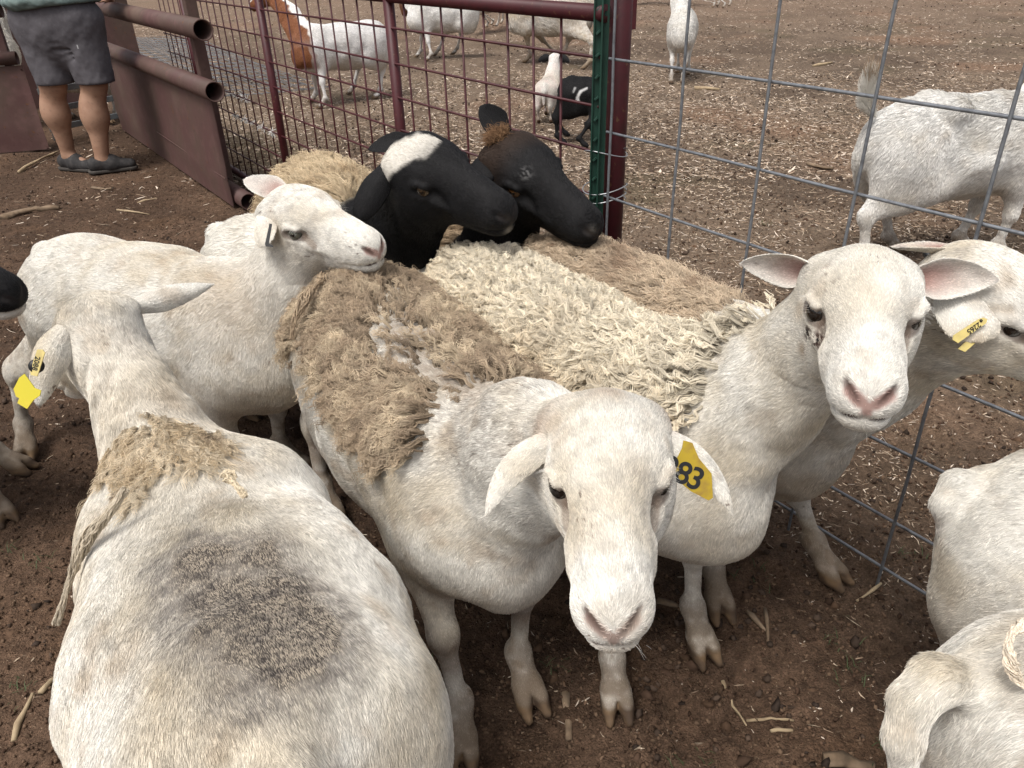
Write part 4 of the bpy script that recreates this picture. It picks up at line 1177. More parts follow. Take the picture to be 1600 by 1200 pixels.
def place(name, label, sk, color, n, coat=None, group=None, category='sheep', eye_color=None, skin_mul=.80, hair_mat=None):
    o = sk.loc(.28, 0, 0)
    kw = dict(n=max(200, int(n * HAIR)), length=.0105, radius=.00036, lift=.15)
    kw.update(coat or {})
    ex = {} if eye_color is None else dict(color=eye_color, white=True)
    root = finish(name, label, category, sk, color, (o[0], o[1]), coat=kw, group=group, eye=(sk.poll, sk.HA, sk.hsc), extra=ex, skin_mul=skin_mul, hair_mat=hair_mat)
    root['_off'] = 0; del root['_off']
    return root, V(o[0], o[1], 0)

GS = 'sheep crowded in the pen'

# --- front centre sheep, head lowered to the camera, matted brown fleece on its back
s3 = build_sheep((-.34, 1.62), (-.065, 1.09), .685, 1.12, atd(950, 738, .95), atd(958, 985, .735), CAM - atd(950, 800, .8), 1.08,
                 hooves=dict(fr=at(722, 1182)[:2], fl=at(828, 1098)[:2], hr=at(520, 812)[:2]), mid=(-.01, .0, .035), belly=.02, neckr=(.066, .078, .12),
                 legdirs=dict(fr=(.05, -1), fl=(.35, -.95)), roll=math.radians(0),
                 ears=[((-1, (0, 0, 0), (0, 0, 0)), dict(L=.146, W=.042, droop=1.0, wdir=-_R * .9 - _U * .30 - _F * .15, ddir=-_U - _R * .1, wop=_F * .75 - _U * .45 + _R * .3, cup=.5, point=1.7, neck=.75, root=(-.020, .050, .018))),
                       ((1, (0, 0, 0), (0, 0, 0)), dict(L=.146, W=.042, droop=1.0, wdir=_R * .9 - _U * .30 - _F * .15, ddir=-_U + _R * .1, wop=_F * .75 - _U * .45 - _R * .3, cup=.5, point=1.7, neck=.75, root=(-.020, .050, .018)))], hres=.003)
def c3(P, N, T, skin):
    c = base_white(P, T, 11, nose=V(.42, .31, .26))
    s, y, z = s3.lc(P)
    body = np.clip(T['body'] + T['neck'], 0, 1)
    c = mix(c, V(.27, .235, .20), body * sm(.36, .66, fbm(P, .006, 91)) * .7 * np.clip(poly(P, [(640, 480), (700, 500), (800, 590), (850, 640), (800, 720), (720, 740), (660, 720), (640, 690), (690, 620)], 60) * .9 + .28 * sm(.4, .7, fbm(P, .09, 98)) * sm(.42, .6, z), 0, 1))      # dirty short wool on shoulders
    c = mix(c, V(.36, .25, .17), blob(P, s3.p(-.03, 0, .055), .022) * .7)
    c = mix(c, V(.40, .26, .17), (blob(P, s3.p(-.035, .07, .025), .022) + blob(P, s3.p(-.035, -.07, .025), .025)) * .5)
    c = mix(c, V(.50, .43, .34), (T['head'] + T['muzzle']) * sm(.45, .8, fbm(P, .04, 92)) * .4)
    kn = sm(.25, .20, z) * sm(.13, .17, z) * T['leg']; c = mix(c, V(.17, .12, .09), kn * .6)
    c = mix(c, V(.36, .30, .24), poly(P, W3C, 20) * (P[:, 2] > .4) * (.45 + .4 * sm(.35, .6, fbm(P, .010, 94))))
    if skin: c = mix(c, V(.20, .15, .11), w3(P) * .8)
    return c
W3A = [(478, 452), (515, 418), (600, 410), (632, 428), (588, 466), (572, 520), (588, 566), (630, 600), (676, 615), (664, 650), (655, 695), (598, 722), (572, 680), (540, 640), (512, 590), (500, 530), (478, 500), (455, 540), (455, 500)]
W3B = [(612, 408), (700, 450), (755, 500), (805, 555), (842, 618), (800, 612), (745, 585), (700, 545), (672, 500), (640, 470)]
W3C = [(630, 440), (700, 520), (770, 600), (740, 625), (690, 610), (640, 580), (590, 530), (600, 470)]
def w3(P):
    q = P + (np.stack([vn(P, .03, 95), vn(P, .03, 96), vn(P, .03, 97)], 1) - .5) * .04
    m_ = np.maximum(np.maximum(poly(q, W3A, 20), poly(q, W3B, 16)), .07 * poly(q, W3C, 30))
    return m_ * (P[:, 2] > .36)
r3, o3 = place('sheep', 'white sheep with lowered head, yellow tag 83 and matted brown fleece on its back', s3, c3, 230000, group=GS)
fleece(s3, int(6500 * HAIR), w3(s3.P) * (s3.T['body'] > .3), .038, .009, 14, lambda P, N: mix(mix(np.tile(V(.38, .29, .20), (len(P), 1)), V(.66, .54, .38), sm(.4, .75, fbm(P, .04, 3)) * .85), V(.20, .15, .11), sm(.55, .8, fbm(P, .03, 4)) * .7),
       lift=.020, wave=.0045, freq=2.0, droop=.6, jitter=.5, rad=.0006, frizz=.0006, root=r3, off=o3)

# --- right centre sheep with cream fleece looking straight at the camera
s4 = build_sheep((-.07, 1.74), (.30, 1.20), .665, .98, atd(1340, 476, 1.10), atd(1360, 622, .86), V(0, -.25, 1), 1.10, roll=.10,
                 hooves=dict(fr=at(962, 1105)[:2], fl=at(1096, 1020)[:2]), legdirs=dict(fr=(.05, -1), fl=(.25, -1)), mid=(.02, .03, -.035), neckr=(.064, .083, .125),
                 ears=[((1, (-.15, 1, .12), (.85, -.1, .15)), dict(L=.128, W=.056, droop=.12, cup=.8, point=1.3)), ((-1, (-.1, 1, .10), (.85, -.1, -.25)), dict(L=.118, W=.056, droop=.12, cup=.8, point=1.1))], hres=.0028)
def c4(P, N, T, skin):
    c = base_white(P, T, 21, dirt=.7)
    c = mix(c, V(.62, .52, .36), T['neck'] * sm(.35, .7, fbm(P, .08, 5)) * .35)
    c = mix(c, V(.07, .045, .035), (blob(P, s4.p(.095, -.048, -.020), .016) + blob(P, s4.p(.060, -.056, -.026), .014)) * sm(.35, .55, vn(P, .004, 3)) * 1.3)
    c = mix(c, V(.33, .24, .15), blob(P, s4.p(.05, -.06, -.055), .012) * .7)
    c = mix(c, V(.25, .17, .12), blob(P, s4.p(.02, -.045, .045), .007) * .6)
    if skin: c = mix(c, V(.30, .24, .17), w4(P) * .8)
    return c
def w4(P):
    s, y, z = s4.lc(P); e = .03 * (fbm(P, .05, 96) - .5) * 2
    return sm(.66, .57, s + e + .10 * sm(.58, .45, z)) * sm(.30, .40, z + e)
r4, o4 = place('sheep', 'white faced sheep with spread ears and shaggy cream fleece looking straight at the camera', s4, c4, 170000, group=GS, coat=dict(length=.010))
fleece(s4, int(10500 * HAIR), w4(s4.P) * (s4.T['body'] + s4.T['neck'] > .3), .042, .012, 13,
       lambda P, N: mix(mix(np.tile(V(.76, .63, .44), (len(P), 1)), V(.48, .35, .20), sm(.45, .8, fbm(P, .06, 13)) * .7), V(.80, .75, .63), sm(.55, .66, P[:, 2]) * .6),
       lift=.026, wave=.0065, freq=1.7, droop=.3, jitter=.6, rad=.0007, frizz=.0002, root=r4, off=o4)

# --- the sheep behind it by the wire fence, looking right
s5 = build_sheep((.14, 1.88), (.51, 1.37), .66, .95, atd(1580, 496, 1.14), atd(1808, 612, 1.06), V(0, -.1, 1), 1.02,
                 hooves=dict(fl=at(1296, 905)[:2], fr=at(1122, 955)[:2]), legdirs=dict(fl=(.6, -.8), fr=(.1, -1)), mid=(.02, .0, -.03), neckr=(.066, .085, .125),
                 ears=[((-1, (0, 0, 0), (0, 0, 0)), dict(L=.105, W=.082, droop=.3, wdir=-_U * .85 + _R * .15 - _F * .6, ddir=-_U, wop=_F * 1.0, tipr=2.2, point=.15, neck=.55, root=(-.042, .055, .022))), ((1, (0, 0, 0), (0, 0, 0)), dict(L=.115, W=.040, droop=.1, wdir=-_R + _U * .12, wop=-_F * .4 + _U * .9, root=(-.05, .03, .035)))])
def c5(P, N, T, skin):
    c = base_white(P, T, 31, dirt=1.1)
    c = mix(c, V(.42, .33, .24), sm(.45, .75, fbm(P, .09, 35)) * .5 * np.clip(T['neck'] + T['body'], 0, 1))
    c = mix(c, V(.25, .17, .10), T['neck'] * sm(.5, .42, P[:, 2]) * .3)
    if skin: c = mix(c, V(.25, .18, .12), w5(P) * .8)
    return c
def w5(P):
    s, y, z = s5.lc(P); e = .03 * (fbm(P, .05, 97) - .5) * 2
    return sm(.50, .45, s + e) * sm(.34, .42, z + e)
r5, o5 = place('sheep', 'white sheep by the wire fence with head turned right and tag 2265 in its ear', s5, c5, 110000, group=GS)
fleece(s5, int(4500 * HAIR), w5(s5.P) * (s5.T['body'] > .3), .035, .010, 12,
       lambda P, N: mix(mix(np.tile(V(.58, .46, .33), (len(P), 1)), V(.30, .19, .12), sm(.5, .8, fbm(P, .07, 23)) * .8), V(.10, .06, .04), blob(P, at(975, 398, .68), .05) * .7),
       frizz=.0008, lift=.014, wave=.003, freq=1.5, droop=.3, jitter=.4, rad=.0007, root=r5, off=o5)

# --- big sheep in the left foreground seen from behind
s1 = build_sheep((-.272, .53), (-.512, .985), .675, 1.30, atd(172, 505, 1.26), atd(105, 590, 1.45), V(-.1, .3, 1), .88, belly=.05, top_w=.655,
                 neckr=(.060, .070, .115), mid=(.015, -.03, -.01),
                 ears=[((1, (-.15, 1, -.8), (.6, .3, -.3)), dict(L=.155, W=.052, droop=1.2, ddir=V(-.3, -.2, -1))), ((-1, (-.25, 1, .04), (.8, .1, .1)), dict(L=.155, W=.042, droop=.02, point=1.8))], hres=.0035)
PATCH = at(385, 900, .69)
def m1(P): return np.clip(blob(P, at(350, 880, .69), .090) * 1.2 + blob(P, at(430, 990, .69), .085) * .95 + blob(P, at(500, 915, .69), .07) * .6 + blob(P, at(290, 850, .69), .06) * .4 + blob(P, at(570, 1190, .66), .05) * .6, 0, 1)
def voro(u, v, s_, seed):
    """distance to the nearest and second nearest feature point in 2D"""
    u = u / s_; v = v / s_; iu = np.floor(u).astype(np.int64); iv = np.floor(v).astype(np.int64); f1 = np.full(len(u), 9.); f2 = np.full(len(u), 9.)
    for a in (-1, 0, 1):
        for b in (-1, 0, 1):
            cu, cv_ = iu + a, iv + b; px_ = cu + _hash(cu + 5000, cv_ + 5000, cu * 0, seed); py_ = cv_ + _hash(cu + 5000, cv_ + 5000, cu * 0, seed + 1)
            d = np.hypot(u - px_, v - py_); f2 = np.where(d < f1, f1, np.minimum(f2, d)); f1 = np.minimum(f1, d)
    return f1, f2
def c1(P, N, T, skin):
    c = base_white(P, T, 41)
    c = mix(c, V(.52, .45, .34), sm(.60, .67, P[:, 2]) * T['body'] * .5)
    m_ = m1(P); a_ = (P @ V(.8, .6, 0)) * .42; b_ = P @ V(-.6, .8, .5)
    a_ = a_ + .006 * (fbm(P, .02, 61) - .5) * 2; b_ = b_ + .006 * (fbm(P, .02, 62) - .5) * 2
    f1, f2 = voro(a_, b_, .0115, 5); cr = sm(.17, .05, f2 - f1); f3, f4 = voro(a_ * 1.0, b_, .0042, 9); cr2 = sm(.28, .10, f4 - f3)
    core = sm(.55, .95, m_ + .9 * (fbm(P, .035, 63) - .5)); mid_ = sm(.12, .60, m_ + .6 * (fbm(P, .03, 64) - .5))
    c = mix(c, V(.36, .32, .27), mid_ * .62)
    c = mix(c, V(.33, .27, .20), core * .7)
    c = mix(c, V(.13, .12, .115), mid_ * (1 - core) * cr2 * .6)
    st_ = sm(.52, .66, fbm(np.stack([a_ * .5, b_, a_ * 0], 1), .006, 68))
    c = mix(c, V(.12, .105, .095), mid_ * st_ * .45)
    c = mix(c, V(.06, .050, .046), core * cr * .7)
    spk = sm(.60, .75, fbm(P, .007, 65)) * sm(.55, .66, P[:, 2]) * T['body']; c = mix(c, V(.20, .18, .16), spk * .45 * sm(.30, .7, fbm(P, .1, 66)))
    c = mix(c, V(.46, .28, .18), (blob(P, at(170, 1045, .50), .022) + blob(P, at(140, 1115, .45), .02) * .7) * .55)
    c = mix(c, V(.30, .21, .14), blob(P, at(255, 640, .68), .035) * .8)
    c = mix(c, V(.40, .26, .20), blob(P, at(215, 510, .8), .03) * .5)
    c = mix(c, V(.56, .48, .36), T['neck'] * .45)
    c = mix(c, V(.27, .16, .12), blob(P, at(295, 1165, .55), .03) * sm(.5, .65, fbm(P, .009, 67)) * .6)
    if skin: c = mix(c, V(.03, .025, .025), core * .8)
    return c
s1.hlen = s1.hlen * (1 - .55 * sm(.3, .8, m1(s1.P)))
r1, o1 = place('sheep', 'big round white sheep seen from behind with a dark cracked dirt patch on its back', s1, c1, 300000, group=GS, coat=dict(length=.011))
def w1(P):
    q = P + (np.stack([vn(P, .025, 85), vn(P, .025, 86), vn(P, .025, 87)], 1) - .5) * .05
    return poly(q, [(182, 705), (205, 668), (245, 650), (285, 662), (322, 692), (326, 712), (290, 722), (255, 736), (228, 762), (200, 778), (180, 760)], 8) * (P[:, 2] > .5)
fleece(s1, int(620 * HAIR), w1(s1.P), .036, .0065, 14, lambda P, N: mix(mix(np.tile(V(.56, .44, .29), (len(P), 1)), V(.72, .61, .45), sm(.35, .7, vn(P, .02, 5))), V(.22, .16, .11), sm(.6, .85, vn(P, .03, 6)) * .8),
       frizz=.0005, lift=.006, wave=.004, freq=1.6, droop=.35, jitter=.7, rad=.00042, root=r1, off=o1, name='shoulder_wool', lvar=.75)

# --- left sheep in profile resting its chin on the next back
s2 = build_sheep((-1.20, 2.00), (-.68, 1.74), .67, 1.05, atd(478, 352, 1.74), atd(592, 388, 1.60), V(0.05, -.22, 1), 1.08,
                 hooves=dict(hr=at(45, 712)[:2]), mid=(.03, .0, -.03), neckr=(.064, .074, .125), belly=.01, legdirs=dict(hr=(.3, -.9)),
                 ears=[((-1, (.05, 1, -.25), (.9, -.2, -.6)), dict(L=.100, W=.066, droop=.3, wdir=-_U * .75 + _R * .30 - _F * .6, ddir=-_U, wop=_F * .9 + _R * .3, tipr=1.5, point=.4, neck=.6, root=(-.045, .056, .024))), ((1, (0, 0, 0), (0, 0, 0)), dict(L=.115, W=.062, droop=.0, wdir=-_R + _U * .32, wop=-_F * .9 + _U * .4, root=(-.055, .03, .03), point=.5))], hres=.0035)
def c2(P, N, T, skin):
    c = base_white(P, T, 51, dirt=.9)
    c = mix(c, V(.46, .36, .25), blob(P, at(360, 470, .6), .11) * .55)
    c = mix(c, V(.30, .20, .13), blob(P, at(60, 372, .62), .02) * .6)
    c = mix(c, V(.25, .2, .15), blob(P, s2.p(.093, -.05, -.010), .014) * .6)
    return c
r2, o2 = place('sheep', 'white sheep standing in profile on the left, resting its nose against the black sheep', s2, c2, 130000, group=GS, eye_color=(.10, .10, .08))

# --- white sheep mostly hidden behind it
s6 = build_sheep((-.80, 2.20), (-.36, 1.97), .645, .92, V(-.16, 1.96, .48), V(-.02, 1.92, .28), V(1, 0, .4), 1.0, res=.008, hres=.006, full_head=False)
def c6(P, N, T, skin): return base_white(P, T, 61, dirt=.5)
place('sheep', 'white sheep almost hidden behind the neck of the sheep in profile', s6, c6, 30000, group=GS, coat=dict(length=.02, radius=.0006))

# --- two black-headed sheep
def dark(P, T, seed):
    c = np.tile(BLACK, (len(P), 1)) * (.7 + .6 * vn(P, .01, seed))[:, None]
    c = mix(c, V(.03, .025, .024), T['nose'] * .6)
    return c
s7 = build_sheep((-.655, 2.60), (-.40, 2.15), .685, 1.06, atd(650, 265, 1.86), atd(800, 335, 1.68), V(-.10, -.30, 1), 1.17, mid=(-.0, .0, -.03), neckr=(.070, .095, .135),
                 ears=[((-1, (-.1, 1, -.5), (.5, .5, -.3)), dict(L=.15, W=.068, droop=.2, wdir=-_U * .8 - _R * .55, wop=_F * 1.0, tipr=1.4, point=.3, neck=.6, root=(-.045, .054, .02))), ((1, (0, 0, 0), (0, 0, 0)), dict(L=.12, W=.052, droop=.1, wdir=-_R * 1.0 - _U * .1 + _F * .1, wop=-_F + _U * .3, root=(-.055, .03, .035)))], hres=.0035)
def c7(P, N, T, skin):
    c = dark(P, T, 71)
    c = mix(c, V(.66, .62, .55), poly(P + (vn(P, .012, 5)[:, None] - .5) * .01, [(694, 216), (655, 208), (612, 225), (586, 262), (576, 318), (596, 306), (612, 272), (640, 252), (668, 246)], 4) * sm(.15, -.02, (P - s7.poll) @ s7.HA[0]) * (1 - T['body']) * (1 - T['ear']) * ((P - s7.poll) @ s7.HA[1] < .03))
    c = mix(c, V(.55, .50, .42), blob(P, s7.p(.245, -.005, -.052), .012) * .8 + blob(P, s7.p(.250, -.012, -.02), .006) * .5)
    c = mix(c, V(.50, .42, .30), T['body'] * sm(.56, .48, s7.lc(P)[0]))
    return c
def w7(P):
    s, y, z = s7.lc(P); return sm(.54, .48, s + .04 * (vn(P, .04, 7) - .5)) * sm(.30, .4, z)
r7, o7 = place('sheep', 'black headed sheep with a white stripe over its poll and a tan fleece', s7, c7, 80000, group=GS, hair_mat=M_HAIRB, skin_mul=.9, eye_color=(.05, .028, .012))
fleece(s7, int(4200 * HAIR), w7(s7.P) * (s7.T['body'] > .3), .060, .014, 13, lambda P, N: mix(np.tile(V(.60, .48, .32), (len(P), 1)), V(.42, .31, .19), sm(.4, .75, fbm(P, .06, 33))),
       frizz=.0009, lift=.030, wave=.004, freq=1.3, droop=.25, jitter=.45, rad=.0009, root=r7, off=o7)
s8 = build_sheep((-.16, 2.62), (-.06, 2.18), .57, .85, atd(812, 272, 1.96), atd(934, 360, 1.80), V(-.1, -.25, 1), 1.22, mid=(0, 0, .02), neckr=(.070, .09, .12),
                 ears=[((-1, (.25, 1, -.1), (.7, .5, -.6)), dict(L=.075, W=.075, droop=.3, wdir=-_U * .55 + _R * .25 - _F * .5, wop=_F * .6 - _U * .6, tipr=2, point=.2, neck=.8, root=(-.050, .055, .02))), ((1, (0, 0, 0), (0, 0, 0)), dict(L=.10, W=.068, droop=.0, wdir=-_R * .62 + _U * .62, wop=-_F * .9 - _R * .3, root=(-.060, .02, .045), point=.5))], hres=.0035)
def c8(P, N, T, skin):
    c = dark(P, T, 81)
    c = mix(c, V(.06, .035, .022), (T['head'] + T['neck']) * sm(.07, -.02, ((P - s8.poll) @ s8.HA[0])) * sm(-.04, .03, (P - s8.poll) @ s8.HA[2]) * .5)
    c = mix(c, V(.45, .44, .43), blob(P, s8.p(.075, -.04, .045), .014) * .35 * sm(.4, .6, vn(P, .005, 3)))
    c = mix(c, V(.40, .37, .33), blob(P, s8.p(.246, -.01, -.01), .012) * .25)
    c = mix(c, V(.42, .31, .20), T['body'] * sm(.5, .42, s8.lc(P)[0]))
    return c
r8, o8 = place('sheep', 'black headed sheep with brown tuft on its poll, nose against the green post', s8, c8, 60000, group=GS, hair_mat=M_HAIRB, skin_mul=.9, eye_color=(.08, .036, .012))
fleece(s8, int(130 * max(HAIR, .3)), blob(s8.P, s8.p(-.045, -.012, .055), .017) * (s8.T['head'] > .2), .011, .007, 12, lambda P, N: mix(np.tile(V(.26, .15, .075), (len(P), 1)), V(.13, .07, .04), vn(P, .02, 4)),
       lift=.008, wave=.003, freq=1.3, droop=.0, jitter=.6, rad=.0006, root=r8, off=o8, name='poll_wool')
fleece(s8, int(1500 * HAIR), sm(.5, .45, s8.lc(s8.P)[0]) * (s8.T['body'] > .3), .05, .014, 10, lambda P, N: np.tile(V(.42, .31, .20), (len(P), 1)), lift=.02, rad=.0009, root=r8, off=o8)

# --- black muzzle reaching in from the left
s9 = build_sheep((-2.05, 1.55), (-1.50, 1.50), .66, 1.0, atd(-190, 385, 1.60), atd(30, 462, 1.52), V(0, -.1, 1), 1.1, hooves=dict(fr=at(8, 812)[:2], fl=(-1.45, 1.85)), res=.008, hres=.004,
                 ears=[((-1, (-.1, 1, -.3), (.5, .5, -.3)), dict(L=.12, W=.055, droop=.8))], legdirs=dict(fr=(.7, -.6)))
def c9(P, N, T, skin):
    c = dark(P, T, 91); c = mix(c, V(.60, .56, .50), sm(-.040, -.050, (P - s9.poll) @ s9.HA[2]) * np.clip(T['head'] + T['muzzle'], 0, 1) * sm(.1, .2, (P - s9.poll) @ s9.HA[0]))
    b = base_white(P, T, 93); return mix(c, b, np.clip(T['body'] + T['leg'] + T['hoof'], 0, 1))
place('sheep', 'sheep with a black muzzle and pale chin just reaching into view at the left edge', s9, c9, 40000, group=GS, hair_mat=M_HAIRB, skin_mul=.9)

# --- two rumps at the right edge
s10 = build_sheep((.80, .93), (1.22, .62), .63, 1.05, V(1.52, .45, .8), V(1.72, .33, .72), V(0, 0, 1), 1.0, res=.006, full_head=False, deep=1.15, hooves=dict(hl=(.93, 1.0), hr=(.84, .86)),
                 tail_pts=[(atd(1535, 752, 1.245), .024), (atd(1496, 758, 1.225), .021), (atd(1476, 788, 1.225), .017), (atd(1474, 828, 1.24), .008)])
def c10(P, N, T, skin): return mix(base_white(P, T, 101, dirt=.8), V(.45, .30, .25), blob(P, s10.loc(-.12, -.04, .50), .02) * .6)
r10, o10 = place('sheep', 'white rump with short lifted tail at the right edge by the wire fence', s10, c10, 90000, group=GS, coat=dict(length=.011))
s11 = build_sheep((.568, .525), (1.05, .50), .68, 1.0, V(1.42, .42, .85), V(1.60, .36, .78), V(0, 0, 1), 1.0, res=.006, full_head=False, hooves=dict(hr=(.70, .42), hl=(.70, .60)),
                  tail_pts=[(atd(1520, 1060, .86), .027), (atd(1462, 1062, .83), .023), (atd(1426, 1096, .815), .0185), (atd(1412, 1150, .82), .0165), (atd(1410, 1250, .845), .014)])
def c11(P, N, T, skin):
    c = base_white(P, T, 111); return mix(c, V(.42, .37, .31), T['body'] * sm(.35, .7, fbm(P, .012, 113)) * sm(.5, .58, P[:, 2]) * .55)
r11, o11 = place('sheep', 'greyish rump with long hanging tail and loose wool strand in the bottom right corner', s11, c11, 160000, group=GS, coat=dict(length=.012, clump=.4))
# ------------------------------------------------------------------ ear tags, loose wool strands
M_YEL = mat('tag_yellow', (.52, .44, .02), rough=.45, spec=.4, noise=[(40, (.60, .42, .04), .5, .8)])
M_YEL_SHADE = mat('tag_yellow_dirty_shaded', (.36, .25, .012), rough=.5, spec=.4, noise=[(60, (.22, .13, .03), .5, .75)])  # dirt-mottled yellow, darkened in its colour for the shadow on the tag
M_BRASS = mat('tag_strip', (.58, .47, .17), rough=.4, spec=.4, noise=[(60, (.40, .30, .11), .5, .8)])
M_BLACKP = mat('black_plastic', (.012, .012, .013), rough=.4)
def plate(name, outline, depth0, mt, parent, off, thick=.0016, tilt=None, holes=()):
    """flat tag from photo outline points at a distance; gets a real thickness"""
    P_ = np.array([atd(x, y, depth0 + (tilt(x, y) if tilt else 0)) for x, y in outline]); c = P_.mean(0)
    n = nz(np.cross(P_[1] - P_[0], P_[2] - P_[0])); n = n if n @ (CAM - c) > 0 else -n
    k = len(P_); Vv = list(P_) + list(P_ - n * thick)
    me = bpy.data.meshes.new(name); F = [tuple(range(k)), tuple(range(2 * k - 1, k - 1, -1))] + [(i, k + i, k + (i + 1) % k, (i + 1) % k) for i in range(k)]
    me.from_pydata([tuple(v - off) for v in Vv], [], F); me.materials.append(mt); me.validate(); 
    import bmesh
    bm = bmesh.new(); bm.from_mesh(me); bmesh.ops.recalc_face_normals(bm, faces=bm.faces); bm.to_mesh(me); bm.free()
    return link(bpy.data.objects.new(name, me), parent), n, c
def text(body, p0, xdir, n, size, mt, parent, off, thin=.0003, name='lettering', space=1.0, bold=0.0):
    cu = bpy.data.curves.new(name, 'FONT'); cu.body = body; cu.size = size; cu.extrude = thin; cu.offset = bold; cu.space_character = space; cu.materials.append(mt)
    tmp = bpy.data.objects.new(name + '_tmp', cu); me = bpy.data.meshes.new_from_object(tmp); bpy.data.objects.remove(tmp)
    o = link(bpy.data.objects.new(name, me), parent); x = nz(xdir - (xdir @ n) * n); y = np.cross(n, x)
    o.matrix_local = Matrix(((x[0], y[0], n[0], p0[0] - off[0]), (x[1], y[1], n[1], p0[1] - off[1]), (x[2], y[2], n[2], p0[2] - off[2]), (0, 0, 0, 1)))
    return o
def disc(name, x, y, depth, r, mt, parent, off, n_=None, h=.004):
    c = atd(x, y, depth); w = nz(CAM - c) if n_ is None else n_
    return capped_tube(name, c - w * h, c + w * h, r, mt, parent, 18, off)

# 83 tag on the front sheep
def eartags():
    D = .93
    t, n, c = plate('ear_tag', [(1068, 688), (1082, 692), (1092, 716), (1112, 740), (1114, 778), (1107, 782), (1080, 768), (1060, 752), (1040, 742), (1038, 722), (1058, 716), (1066, 700)], D, M_YEL_SHADE, r3, o3)
    text('283', atd(1030, 740, D) + n * .0006, atd(1112, 775, D) - atd(1030, 738, D), n, .038, M_BLACKP, t, o3, bold=.0006, space=.88)
    # 2088 strip, black button and yellow flag on the left foreground sheep
    D = 1.115
    t, n, c = plate('ear_tag', [(58, 546), (66, 546), (70, 551), (58, 588), (48, 586), (47, 580)], D, M_BRASS, r1, o1)
    text('2088', atd(56.0, 556, D) + n * .0006, atd(50, 587, D) - atd(58, 556, D), n, .0105, M_BLACKP, t, o1, bold=.0001, space=1.0)
    disc('tag_button', 57, 572, D + .006, .0105, M_BLACKP, r1, o1)
    plate('ear_tag', [(38, 584), (30, 590), (21, 608), (25, 620), (30, 622), (27, 630), (42, 639), (52, 625), (62, 618), (64, 610), (54, 606)], D + .02, M_YEL, r1, o1)
    # 2265 strip on the right sheep
    D = 1.06
    t, n, c = plate('ear_tag', [(1490, 524), (1489, 531), (1497, 536), (1541, 505), (1543, 499), (1537, 496), (1530, 498)], D, M_BRASS, r5, o5)
    text('2265', atd(1529, 503, D) + n * .0006, atd(1494, 527, D) - atd(1529, 503, D), n, .0105, M_BLACKP, t, o5, bold=.0001)
    disc('tag_hole', 1533, 501, D - .001, .0020, M_BLACKP, r5, o5, h=.0006)
    plate('tag_strip', [(1497, 545), (1508, 550), (1524, 536), (1518, 526)], D + .012, M_BRASS, r5, o5)
    disc('tag_button', 1455, 397, 1.24, .012, M_BLACKP, r5, o5, n_=nz(V(.1, -.3, 1)))
    # dark clip in the ear of the profile sheep
    plate('ear_clip', [(421, 349), (425, 350), (420, 380), (427, 384), (426, 386), (415, 385), (414, 381)], 1.60, M_BLACKP, r2, o2)
eartags()
rope([atd(196, 765, 1.02), atd(172, 800, 1.03), atd(140, 835, 1.06), atd(120, 875, 1.08), atd(105, 920, 1.10), atd(88, 975, 1.12)], .0105, (.50, .43, .33), 'wool_strand', r1, o1, strands=110, rad=.0008, seed=4)
rope([atd(352, 738, .98), atd(366, 755, .965), atd(384, 776, .955)], .009, (.62, .52, .37), 'wool_strand', r1, o1, strands=50, rad=.0007, seed=6, taper=.7)
rope([atd(1602, 975, .80), atd(1582, 985, .79), atd(1574, 1010, .785), atd(1580, 1040, .78), atd(1592, 1065, .78), atd(1610, 1074, .78)], .0062, (.72, .62, .49), 'wool_strand', r11, o11, strands=90, rad=.0008, seed=8, taper=.1)
rope([atd(505, 432, 1.66), atd(488, 452, 1.60), atd(470, 478, 1.57), atd(458, 505, 1.57), atd(456, 530, 1.58)], .014, (.36, .27, .18), 'wool_strand', r3, o3, strands=80, rad=.0009, seed=9, taper=.5)

# ------------------------------------------------------------------ whiskers and lashes
def whiskers(sk, root, off, seed, n=10, lashes=True):
    r = np.random.default_rng(seed); X, Y, Z = sk.HA; sc = sk.hsc; pts = []
    for _ in range(n):
        a = r.uniform(-1.25, 1.25); z = r.uniform(-.066, -.030); x = .222 + .022 * math.cos(a) - .03 * r.random()
        p = sk.p(x, .034 * math.sin(a) * 1.05, z); d = nz(X * .5 * math.cos(a) + Y * math.sin(a) - Z * r.uniform(.2, .9)); l = r.uniform(.006, .016)
        pts.append([p, p + d * l * .5, p + d * l - Z * l * .15])
    if lashes:
        for y in (1, -1):
            for t in np.linspace(0, 1, 22):
                x = -.022 + .056 + .040 * t; yy = (.061 + .006 * math.sin(t * 3.1)) * y; z = .006 + .013 * math.sin(t * 3.1)
                p = sk.p(x, yy, z); d = nz(Y * y + X * (.5 * t) + Z * .05 + r.normal(0, .12, 3)); l = r.uniform(.008, .014)
                pts.append([p, p + d * l * .5, p + d * l - Z * .003])
    pts = np.array(pts); hair_object('whiskers', pts, np.full((len(pts), 3), .00011) * np.array([1, .8, .4]), np.tile(V(.75, .72, .66), (len(pts), 1)), M_HAIR, root, off)
whiskers(s3, r3, o3, 1); whiskers(s4, r4, o4, 2); whiskers(s2, r2, o2, 3, 8)
